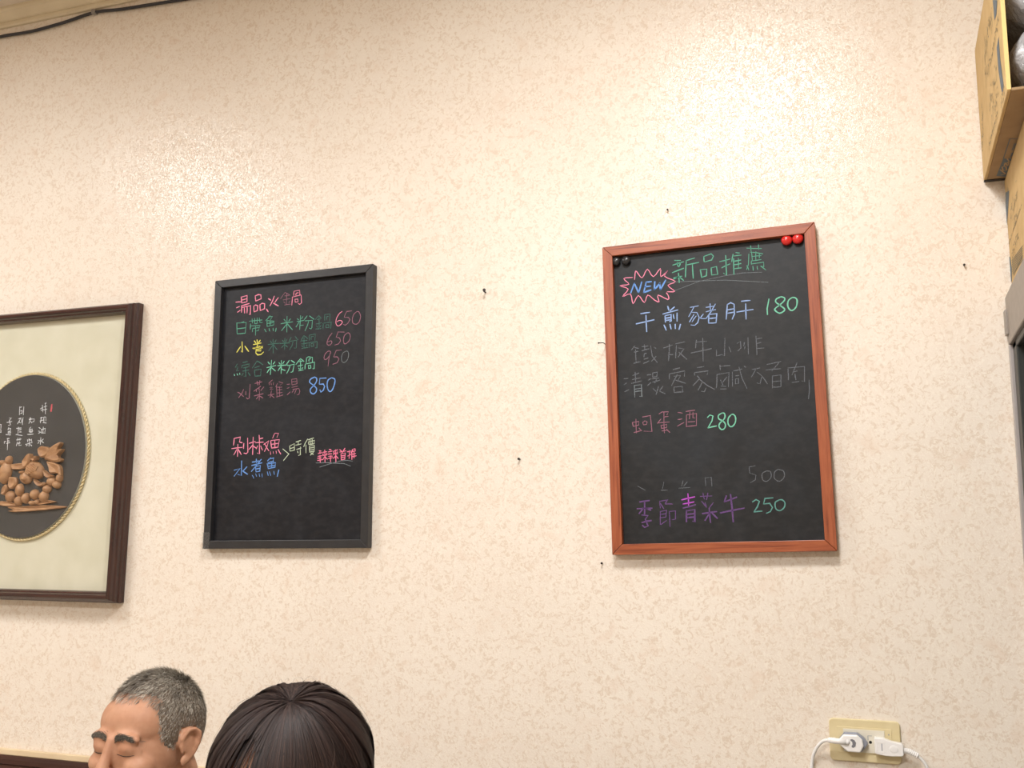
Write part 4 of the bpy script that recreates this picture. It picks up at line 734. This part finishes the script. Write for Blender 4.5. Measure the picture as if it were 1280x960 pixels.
while len(strands) < 26000:
    d = Vector((rnd.gauss(0, 1), rnd.gauss(0, 1), rnd.gauss(0, 1))).normalized(); p = skull(d)
    h = hairline(p)
    if h < 0 or rnd.random() > min(1, .12+h*2.2): continue
    nrm = Vector((d.x/.0765, d.y/.094, d.z/.088)).normalized()
    away = (p-whorl); away -= nrm*away.dot(nrm)
    if away.length < 1e-4: continue
    away.normalize(); away = (away+Vector((rnd.gauss(0, .22), rnd.gauss(0, .22), rnd.gauss(0, .22))))
    top = max(0, nrm.z); L = (.007+.009*top)*rnd.uniform(.7, 1.25); lift = .42+.45*top
    dr = (away+nrm*lift).normalized(); dr2 = (away*1.2+nrm*lift*.35+Vector((0, 0, -.25*(1-top)))).normalized()
    p0 = p-nrm*.001; p1 = p0+dr*L*.5; p2 = p1+dr2*L*.5
    sv = dr.cross(nrm).normalized()
    if rnd.random() < .5: sv = (sv+nrm*rnd.uniform(-.8, .8)).normalized()
    sv = sv*.00042
    strands.append([(HM @ p0, HR @ sv), (HM @ p1, HR @ sv*.85), (HM @ p2, HR @ sv*.3)])
    cl = noise.noise(p*38)*.35+noise.noise(p*120)*.35
    tints.append(min(1, max(0, .50+cl+rnd.gauss(0, .2)-(.12 if z_low(p) else 0)))) if False else tints.append(min(1, max(0, .56+cl+rnd.gauss(0, .2)-(.25 if p.z < .0 else 0))))
ribbons('hair', strands, M_hair_grey, man, tints)
# scalp cap under the hair
bm = B(); vv = {}
N1, N2 = 90, 60
for j in range(N2+1):
    for i in range(N1):
        th = pi*j/N2; ph = 2*pi*i/N1; d = Vector((sin(th)*cos(ph), sin(th)*sin(ph), cos(th))); p = skull(d, .0012)
        if hairline(p) > .08: vv[(i, j)] = bm.verts.new(HM @ p)
for j in range(N2):
    for i in range(N1):
        k = [(i, j), ((i+1) % N1, j), ((i+1) % N1, j+1), (i, j+1)]
        if all(q in vv for q in k):
            try: bm.faces.new([vv[q] for q in k])
            except ValueError: pass
bmesh.ops.remove_doubles(bm, verts=bm.verts[:], dist=1e-5); obj('scalp', bm, M_scalp, man, smooth=True)
# eyebrows, rooted on the finished skin
from mathutils.bvhtree import BVHTree
def skin_tree(t):
    bpy.context.view_layer.update(); dg = bpy.context.evaluated_depsgraph_get()
    b = [c for c in t.children if c.name.startswith('body')][0]
    return BVHTree.FromObject(b, dg)
def on_skin(tree, M, x, z, up=0.0):
    o_ = M @ Vector((x, -.2, z)); d_ = (M.to_3x3() @ Vector((0, 1, 0))).normalized(); h_ = tree.ray_cast(o_, d_)
    return (h_[0]-d_*up) if h_[0] else M @ Vector((x, -.09, z))
TM = skin_tree(man)
for s in (-1, 1):
    st, tn = [], []
    for k in range(760):
        a = rnd.random(); x = s*(.009+.037*a); z = .0200+.0075*sin(a*2.3)-.0045*a+rnd.gauss(0, .0021)*(1.25-.6*a)
        L = rnd.uniform(.004, .008); dx, dz = s*.9*L, (.45-.95*a+rnd.gauss(0, .25))*L; sv = Vector((0, 0, .0004))
        p = on_skin(TM, HM, x, z, .0003); q = on_skin(TM, HM, x+dx, z+dz, .0016)
        st.append([(p, HR @ sv), (q, HR @ (sv*.4))]); tn.append(min(1, max(0, rnd.gauss(.15, .15))))
    o = ribbons('eyebrow', st, M_hair_grey, man, tn); o['label'] = 'dark bushy eyebrow'
# closed lids: crease of lashes and fold under the eye
for s in (-1, 1):
    bm = B(); pts = []
    for k in range(13):
        a = k/12*2-1; pts.append(on_skin(TM, HM, s*.031+.0165*a, -.0042-.0024*(1-a*a), .0001))
    tube(bm, pts, [.0004+.0005*(1-abs(k/6-1)) for k in range(13)], 6); obj('eyelash_line', bm, M_brow, man, smooth=True)
# --- the woman
WM = head_matrix(WOM[0], WOM[1], WOM[2], .96)
wom, HW = person(WM, .96, (WOM[0][0]+.01, WOM[0][1]+.14, .54), M_skin_woman, M_jacket, 'person with glossy dark brown hair and a fringe, head bowed, in front', 'dark-haired person')
HWR = HW.to_3x3(); inv3 = HWR.inverted(); down = (inv3 @ Vector((0, 0, -1))).normalized()
pole = Vector((.03, -.005, .112)).normalized(); C0 = Vector((0, .010, .030)); E0 = Vector((.0915, .107, .0985))
tx = Vector((1, 0, 0)); tx = (tx-pole*tx.dot(pole)).normalized(); ty = pole.cross(tx)
def strand(phi, off, s0, s1, n=11, drop=0, wob=0):
    t_ = tx*cos(phi)+ty*sin(phi); out = []; last = None
    for i in range(n):
        s_ = s0+(s1-s0)*i/(n-1); tt = t_.copy()
        if wob: tt = (tt+t_.cross(pole)*wob*sin(s_*2.2)).normalized()
        d = pole*cos(s_)+tt*sin(s_)
        lobes = .0042*math.exp(-((s_-.42)/.25)**2)*max(0, cos(phi-front-pi))*(.55+.45*cos(5*(phi-front-pi)))
        rr = E0*1; k = off+lobes-.007*math.exp(-(s_/.22)**2)
        p = C0+Vector((d.x*(rr.x+k), d.y*(rr.y+k), d.z*(rr.z+k)))
        out.append((p, t_.cross(pole)))
    if drop:
        p, sd = out[-1]; dd = (out[-1][0]-out[-2][0]).normalized()
        for i in range(4):
            dd = (dd*.5+down*.5).normalized(); p = p+dd*drop/4; out.append((p, sd))
    return out
GAP = 0.0; rnd = random.Random(11); strands, tints = [], []
front = math.atan2((Vector((0, -1, 0))).dot(ty), (Vector((0, -1, 0))).dot(tx))
def angd(a, b): return (a-b+pi) % (2*pi)-pi
for k in range(15000):
    phi = rnd.uniform(0, 2*pi); da = angd(phi, front); gap = False
    clump = noise.noise(Vector((cos(phi)*9, sin(phi)*9, 1.5)))
    fr = abs(da) < .62
    if fr:
        if rnd.random() < .25 and noise.noise(Vector((phi*16, 0, 0))) < .1: continue
        s1 = 1.42+rnd.uniform(-.10, .08)+.03*clump; drop = 0
        if abs(da-GAP) < .27 and rnd.random() < .95: s1 = .50+abs(da-GAP)*.9+rnd.uniform(-.05, .08)
    else: s1 = 1.75+.2*min(1, max(0, abs(da)-1.2)); drop = rnd.uniform(.10, .17)
    s0 = rnd.choice((.02, .05, .12, .3, .55))+rnd.uniform(0, .1)
    if fr and s0 > .5: s0 = .2
    off = .0015+.0045*rnd.random()+.0035*clump+.002*noise.noise(Vector((phi*30, 0, 5)))
    st = strand(phi+rnd.gauss(0, .012), off, s0, s1, 11, drop, rnd.gauss(0, .05)); hw = rnd.uniform(.00035, .0007)
    nn = len(st); strands.append([(HW @ p, HWR @ (sd*hw*(.3 if i in (0, nn-1) else 1))) for i, (p, sd) in enumerate(st)])
    tints.append(min(1, max(0, .38+.25*clump+rnd.gauss(0, .16))))
for k in range(70):   # fly-away hairs
    phi = rnd.uniform(0, 2*pi); st = strand(phi, rnd.uniform(.006, .013), rnd.uniform(.1, .6), rnd.uniform(.8, 1.3), 9, 0, rnd.gauss(0, .5))
    strands.append([(HW @ p, HWR @ (sd*.00016)) for p, sd in st]); tints.append(rnd.uniform(.3, 1))
ribbons('hair', strands, M_hair_dark, wom, tints)
bm = B(); n1, rings = 160, []
for i in range(n1):
    phi = i*2*pi/n1; fr = abs(angd(phi, front)) < .60
    st = strand(phi, -.001+.003*noise.noise(Vector((cos(phi)*9, sin(phi)*9, 1.5))), .06, (.42 if abs(angd(phi, front)-GAP) < .30 else 1.36) if fr else 1.75+.2*min(1, max(0, abs(angd(phi, front))-1.2)), 14, 0 if fr else .13)
    while len(st) < 18: st.append((st[-1][0]+Vector((0, 0, -.0001)), st[-1][1]))
    rings.append([bm.verts.new(HW @ p) for p, _ in st])
for i in range(n1):
    A, C = rings[i], rings[(i+1) % n1]
    fa, fc = abs(angd(i*2*pi/n1, front)) < .60, abs(angd((i+1)*2*pi/n1, front)) < .60
    for j in range(17 if not (fa or fc) else 13): bm.faces.new((A[j], A[j+1], C[j+1], C[j]))
o = obj('hair_mass', bm, M_hair_dark, wom, smooth=True)
ca = o.data.color_attributes.new('tint', 'FLOAT_COLOR', 'POINT'); ca.data.foreach_set('color', [.22, .22, .22, 1]*len(o.data.vertices))
for s in (-1, 1):
    bm = B(); pts = [HW @ Vector((s*.031+.0165*a, -.0932+.004*a*a, -.004-.0022*(1-a*a))) for a in (-1, -.6, -.2, .2, .6, 1)]; tube(bm, pts, .0007, 6); obj('eyelash_line', bm, M_brow, wom, smooth=True)
    bm = B(); pts = [HW @ Vector((s*(.012+.034*a), -.0965+.5*(.034*a)**1.35*1.35, .026+.004*sin(a*2.6))) for a in (0, .25, .5, .75, 1)]; tube(bm, pts, [.001, .0018, .0018, .0014, .0006], 8); obj('eyebrow', bm, M_brow, wom, smooth=True)
